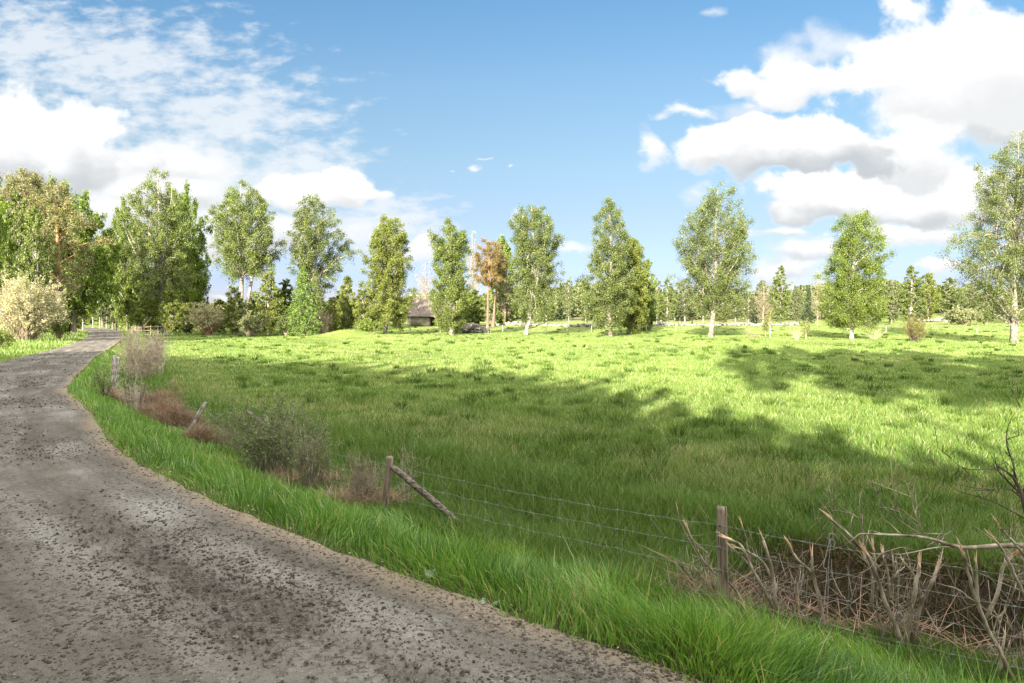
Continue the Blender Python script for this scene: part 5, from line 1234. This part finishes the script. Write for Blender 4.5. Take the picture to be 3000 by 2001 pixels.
# ------------------------------------------------------------------ broken saplings by the nearest post
def fd(px):                    # distance of the fence line in a photo column
    u = (px - 1500) / F
    a = np.array([1.6, 5.2]); v = np.array([0.775, -0.632])
    t = (u * a[1] - a[0]) / (v[0] - u * v[1]); return a[1] + v[1] * t
def c8(x, y): return 1900 + x / 2.088, 1250 + y / 2.088
def stem_path(pts, off, drift=0.0):
    P = []
    for k, (x, y) in enumerate(pts):
        px, py = c8(x, y); P.append(at_pt(px, py, fd(c8(pts[0][0], 0)[0]) + off + drift * k))
    return np.array(P)
def smooth(P, m=4):
    if len(P) < 3: t = np.linspace(0, 1, m + 1)[:, None]; return P[0] * (1 - t) + P[-1] * t
    return catmull(P, m)
def sapling_cluster(label, stems, seed, group='broken saplings at the fence', mat='grey_stem', name='broken_sapling', cat='broken sapling'):
    rnd = np.random.default_rng(seed)
    bx_, by_ = stems[0][0][0]; stems = list(stems)
    for _ in range(15):
        x0 = bx_ + rnd.normal(0, 75); y0 = by_ - rnd.uniform(0, 90) + (x0 - bx_) * 0.15; l_ = rnd.uniform(150, 430); a_ = rnd.normal(-0.1, 0.42)
        pts = [(x0 + math.sin(a_) * l_ * f + rnd.normal(0, 7), y0 - math.cos(a_) * l_ * f) for f in (0, 0.33, 0.66, 1)]
        stems.append((pts, rnd.uniform(0.0, 0.45), rnd.uniform(0.002, 0.0065), int(rnd.integers(0, 3)), 0))
    Pall = [stem_path(s[0], s[1], s[4] if len(s) > 4 else 0) for s in stems]
    base = Pall[0][0]; root = empty(name, tuple(base), label, cat, group)
    for P, s in zip(Pall, stems):
        wood, tips = MB(), MB()
        r, brk = s[2] * 0.86, s[3]
        Q = smooth(P) - base; n = len(Q)
        Q[1:-1] += rnd.normal(0, 0.0022, (n - 2, 3))
        rr = r * np.linspace(1.15, 0.72 if brk else 0.2, n)
        wood.tube(Q, rr, 7, rough=0.05, rnd=rnd)
        for _ in range(rnd.integers(2, 6)):
            i = rnd.integers(n // 4, n - 1); dv = rnd.normal(0, 1, 3) * 0.08 + np.array([0, 0, 0.06]); m1 = Q[i] + dv * 0.5 + rnd.normal(0, 0.012, 3)
            wood.tube(np.array([Q[i], m1, Q[i] + dv * rnd.uniform(0.8, 1.8)]), np.array([0.003, 0.0022, 0.001]), 4)
        so = wood.build('stem', M[mat], root, True)
        if brk:
            e = Q[-1]; dv = Q[-1] - Q[-3]; dv /= np.linalg.norm(dv)
            for _ in range(brk):
                w = dv * rnd.uniform(0.02, 0.11) * min(1, r / 0.010) + rnd.normal(0, 0.009, 3) * min(1, r / 0.008)
                tips.tube(np.array([e - dv * rnd.uniform(0.02, 0.05), e + rnd.normal(0, r * 0.3, 3), e + w]), np.array([r * 0.35, r * 0.42, r * 0.04]), 4)
            tips.build('splinter', M['split_wood'], so)
    return root
sapling_cluster('thin snapped sapling stems just left of the nearest post', [
  ([(405,1180),(330,850),(250,700),(195,590),(175,495)], 0.12, 0.006, 4), ([(640,1160),(500,960),(400,890),(300,770),(240,625)], 0.20, 0.010, 6),
  ([(330,860),(300,980),(290,1130)], 0.15, 0.004, 0), ([(420,1080),(370,860),(350,800),(370,780),(335,750)], 0.10, 0.006, 2), ([(560,1100),(535,940),(545,840)], 0.2, 0.003, 0), ([(200,1130),(198,950),(200,810)], 0.18, 0.003, 0), ([(290,1100),(292,950),(288,870)], 0.2, 0.003, 0)], 1)
sapling_cluster('splintered sapling leaning left, right beside the nearest post', [
  ([(890,1310),(750,1080),(640,880),(575,740),(500,690)], 0.10, 0.014, 12), ([(640,880),(610,760),(595,690),(570,600)], 0.10, 0.009, 7), ([(620,850),(560,790),(500,730)], 0.08, 0.007, 7),
  ([(760,940),(700,830),(620,770),(540,740)], 0.12, 0.009, 5)], 2)
sapling_cluster('straight grey broken trunk behind the netting, second cluster right of the nearest post', [
  ([(815,1260),(775,1050),(760,900),(700,690)], 0.02, 0.016, 3), ([(1100,1300),(1040,1040),(1005,900),(998,790)], 0.06, 0.014, 4), ([(1005,900),(930,830),(885,775),(862,725)], 0.06, 0.011, 5),
  ([(940,1120),(890,960),(855,860),(850,800)], 0.35, 0.006, 0), ([(1180,1040),(1130,920),(1100,850)], 0.3, 0.005, 0), ([(740,1200),(745,1050),(705,980)], 0.1, 0.010, 2)], 3)
sapling_cluster('tall splintered orange sapling snapped over to the left', [
  ([(1605,1450),(1540,1290),(1450,1080),(1385,880),(1335,780)], 0.02, 0.016, 10), ([(1400,860),(1330,770),(1220,660),(1108,558)], 0.02, 0.013, 8),
  ([(1310,740),(1308,650),(1308,572)], 0.04, 0.006, 3), ([(1308,572),(1230,528),(1118,498)], 0.04, 0.004, 0), ([(1455,1080),(1470,950),(1440,795)], 0.0, 0.011, 9), ([(1470,1060),(1500,920),(1560,860)], 0.05, 0.007, 3),
  ([(1365,1130),(1368,920),(1320,790)], 0.12, 0.012, 3), ([(1445,1360),(1428,1220),(1395,1110),(1420,1090)], 0.05, 0.010, 0), ([(1390,900),(1380,800),(1375,745)], 0.0, 0.010, 10)], 4)
sapling_cluster('pair of shattered trunks with frayed tops in the middle of the broken thicket', [
  ([(1570,1345),(1615,1080),(1640,930),(1655,850)], 0.0, 0.017, 14), ([(1605,1330),(1670,1090),(1735,950),(1768,860)], 0.04, 0.015, 12), ([(1650,1180),(1660,1000),(1600,880),(1565,830)], 0.08, 0.008, 5),
  ([(1690,1110),(1790,1290),(1840,1390)], 0.1, 0.006, 0), ([(1520,1090),(1530,960),(1515,830)], 0.15, 0.006, 3), ([(1480,1010),(1500,900),(1495,800)], 0.12, 0.006, 4)], 5)
sapling_cluster('broken trunk forking low, right part of the thicket', [
  ([(2245,1568),(2160,1400),(2080,1250),(2020,1110),(1965,930),(1925,780)], -0.05, 0.014, 9), ([(2022,1110),(2012,950),(2002,830)], -0.02, 0.010, 6), ([(2062,1170),(2130,1030),(2165,870),(2225,790)], 0.0, 0.013, 6),
  ([(2150,1190),(2010,1080),(1900,1000),(1740,950)], 0.05, 0.007, 0), ([(1950,1090),(1870,960),(1790,790),(1710,620)], 0.2, 0.006, 0), ([(2140,1180),(2200,1080),(2240,985)], 0.0, 0.007, 2)], 6)
sapling_cluster('snapped stems with pale tips at the right edge', [
  ([(2330,1100),(2240,900),(2170,760),(2125,700)], -0.1, 0.011, 6), ([(2360,860),(2260,740),(2190,660),(2140,600)], 0.0, 0.009, 7), ([(2140,1520),(2165,1400),(2180,1270)], -0.1, 0.010, 3), ([(2290,1420),(2270,1300),(2300,1230)], 0, 0.006, 0)], 7)
def twig_branch(label, name, main, seed, off, r0, mat, nt_, tl, group=None, drift=0.0, cat='branch', more=()):
    rnd = np.random.default_rng(seed); P = stem_path(main, off, drift); base = P[0]
    root = empty(name, tuple(base), label, cat, group)
    wood = MB(); tw_ = wood
    Q = smooth(P); n = len(Q); wood.tube(Q - base, np.linspace(r0, r0 * 0.25, n), 7, rough=0.05, rnd=rnd)
    src = [Q]
    for (pts, rr, o2) in more:
        P2_ = smooth(stem_path(pts, o2, 0.0)); wood.tube(P2_ - base, np.linspace(rr, rr * 0.2, len(P2_)), 5); src.append(P2_)
    for _ in range(nt_):
        Z = src[rnd.integers(len(src))]; i = rnd.integers(len(Z) // 4, len(Z)); d_ = Z[min(i + 1, len(Z) - 1)] - Z[i - 1]; d_ /= np.linalg.norm(d_) + 1e-9
        v = d_ * 0.7 + rnd.normal(0, 0.55, 3) + np.array([0, 0, 0.15]); v /= np.linalg.norm(v); l_ = tl * rnd.uniform(0.4, 1.2)
        tw_.tube(np.array([Z[i], Z[i] + v * l_ * 0.5 + rnd.normal(0, 0.02, 3), Z[i] + v * l_ + rnd.normal(0, 0.04, 3)]) - base, np.array([0.0032, 0.0024, 0.0012]), 4, cap=False)
    wood.build('limb', M[mat], root, True)
    return root
twig_branch('long grey fallen branch resting across the broken saplings from the right', 'fallen_branch', [(2330,725),(2120,730),(1910,738),(1700,680),(1500,662),(1290,655)], 31, 0.1, 0.017, 'grey_stem', 26, 0.28,
            more=[([(1700,680),(1560,592),(1430,480),(1382,370)], 0.006, 0.1), ([(1910,738),(1760,740),(1540,782),(1420,775)], 0.006, 0.1), ([(1690,670),(1640,560),(1605,430)], 0.005, 0.15), ([(1560,592),(1510,450),(1485,310)], 0.004, 0.15), ([(1710,730),(1850,635)], 0.005, 0.05)])
twig_branch('dark bare branch with clawing twigs poking in at the right edge', 'dark_branch', [(2360,640),(2310,520),(2285,420),(2230,310),(2130,235)], 32, -0.3, 0.017, 'dark_twig', 22, 0.16,
            more=[([(2240,320),(2228,220),(2190,110),(2205,-20),(2270,-120)], 0.0045, -0.3), ([(2130,255),(1970,262),(1880,225),(1815,150)], 0.0035, -0.3), ([(2300,560),(2100,455),(1900,395),(1815,330)], 0.0035, -0.3), ([(2290,440),(2200,380),(2090,385)], 0.005, -0.3), ([(2270,400),(2240,280),(2235,205)], 0.007, -0.3), ([(2290,410),(2340,300),(2400,240)], 0.008, -0.3), ([(2285,420),(2195,330),(2140,270),(2150,215)], 0.006, -0.3)])
twig_branch('two thin upright grey whips with rough bark behind the netting', 'bare_whip', [(1130,720),(1122,560),(1122,420),(1132,300)], 33, 0.5, 0.005, 'grey_stem', 8, 0.10, cat='bare whip', more=[([(1100,700),(1050,620),(1010,500),(1005,310)], 0.005, 0.5), ([(1075,600),(1080,500)], 0.004, 0.5)])
rr0 = np.random.default_rng(8)
mb = MB()
for k in range(360):
    px = rr0.uniform(2060, 3000); d = fd(px) + rr0.uniform(0.0, 0.9); x, y, z0 = at_d(px, d); a = rr0.uniform(0, 3.14); l_ = rr0.uniform(0.15, 0.7); e_ = rr0.uniform(0.0, 0.45) * l_
    mb.tube(np.array([(x, y, z0 + rr0.uniform(0, 0.1)), (x + math.cos(a) * l_ * 0.5, y + math.sin(a) * l_ * 0.25, z0 + 0.06 + e_ * 0.8 + rr0.uniform(-0.03, 0.03)), (x + math.cos(a) * l_, y + math.sin(a) * l_ * 0.5, z0 + 0.1 + e_)]), np.array([1, 0.8, 0.4]) * rr0.uniform(0.0015, 0.004), 4, cap=False)
o = mb.build('twig_litter', M['red_twig']); tag(o, 'tangle of dead twigs and stalks lying in the ditch behind the netting', 'twigs', kind='stuff')
# cord knotted on the top wire
mb = MB(); P = smooth(stem_path([(1165,690),(1140,660),(1110,655),(1105,700),(1128,738),(1140,705),(1112,690),(1092,760),(1070,855),(1090,880),(1082,1000),(1070,1130),(1042,1220),(1070,1255),(1100,1262)], -0.03), 4)
mb.tube(P - P[0], 0.0026, 6); P2_ = smooth(stem_path([(1112,690),(1108,780),(1100,850),(1098,1000),(1094,1290)], -0.03), 4); mb.tube(P2_ - P[0], 0.0022, 5)
o = mb.build('cord', M['cord'], None, True); o.location = tuple(P[0]); tag(o, 'pale cord knotted to the top wire and hanging in a loop', 'cord')

# silverweed at the road edge
def silverweed(x, y, label, seed, s=1.0):
    rnd = np.random.default_rng(seed); root = empty('silverweed', (x, y, gz(x, y)), label, 'weed', 'silverweed plants at the road edge')
    st = MB(); lf = MB()
    for k in range(rnd.integers(3, 6)):
        a = rnd.uniform(0, 6.28); l_ = rnd.uniform(0.04, 0.085) * s
        t = np.linspace(0, 1, 6)[:, None]; e_ = np.array([math.cos(a), math.sin(a), 0.9]) * l_
        Q = e_ * t; Q[:, 2] -= 0.35 * l_ * t[:, 0] ** 2; st.tube(Q, 0.0012, 4)
        side = np.array([-math.sin(a), math.cos(a), 0.1]); 
        for j_ in range(2, 12):
            f = j_ / 11; p = e_ * f; p[2] -= 0.35 * l_ * f * f; w = 0.012 * s * math.sin(f * 2.9) + 0.003
            for sg in (-1, 1):
                q = p + side * sg * w; lf.add(np.array([p, (p + q) / 2 + e_ * 0.05, q, (p + q) / 2 - e_ * 0.05]), [[0, 1, 2, 3]], tint=rnd.uniform(0, 1))
    st.build('stalk', M['willow_leaf'], root); lf.build('leaf', M['silverweed'], root)
for k, (px, py, lab, s_) in enumerate([(2130, 1965, 'silver-leaved weed in the bottom verge, largest of its kind', 1.5), (1600, 1800, 'small silver-leaved weed in the grass edge at mid verge', 1.0), (1425, 1790, 'pale silver weed tuft on the road margin below the braced post', 1.0), (1255, 1700, 'little silver weed where gravel meets grass, left of the others', 0.9), (640, 1435, 'tiny grey-green weed at the road edge under the wide shrub', 1.2)]):
    x, y, _ = ground_at(px, py); silverweed(x, y, lab, k, s_)
# dry leaves and chips on the margin
rr0 = np.random.default_rng(12); mb = MB()
for k in range(420):
    i = rr0.integers(24, 80); f = rr0.uniform(0, 1); p = REs[i] * (1 - f) + REs[i + 1] * f; q = p + rr0.normal(0, 0.10, 2) + np.array([0.02, 0.03])
    z = max(gz(q[0], q[1]), -0.01) + 0.012
    leaves(mb, np.array([(q[0], q[1], z)]), rr0.uniform(0.006, 0.018), rr0, 0.5, 1.5)
o = mb.build('dry_leaves', M['straw']); tag(o, 'reddish dry leaves and chips along the road margin', 'dry leaves', kind='stuff')
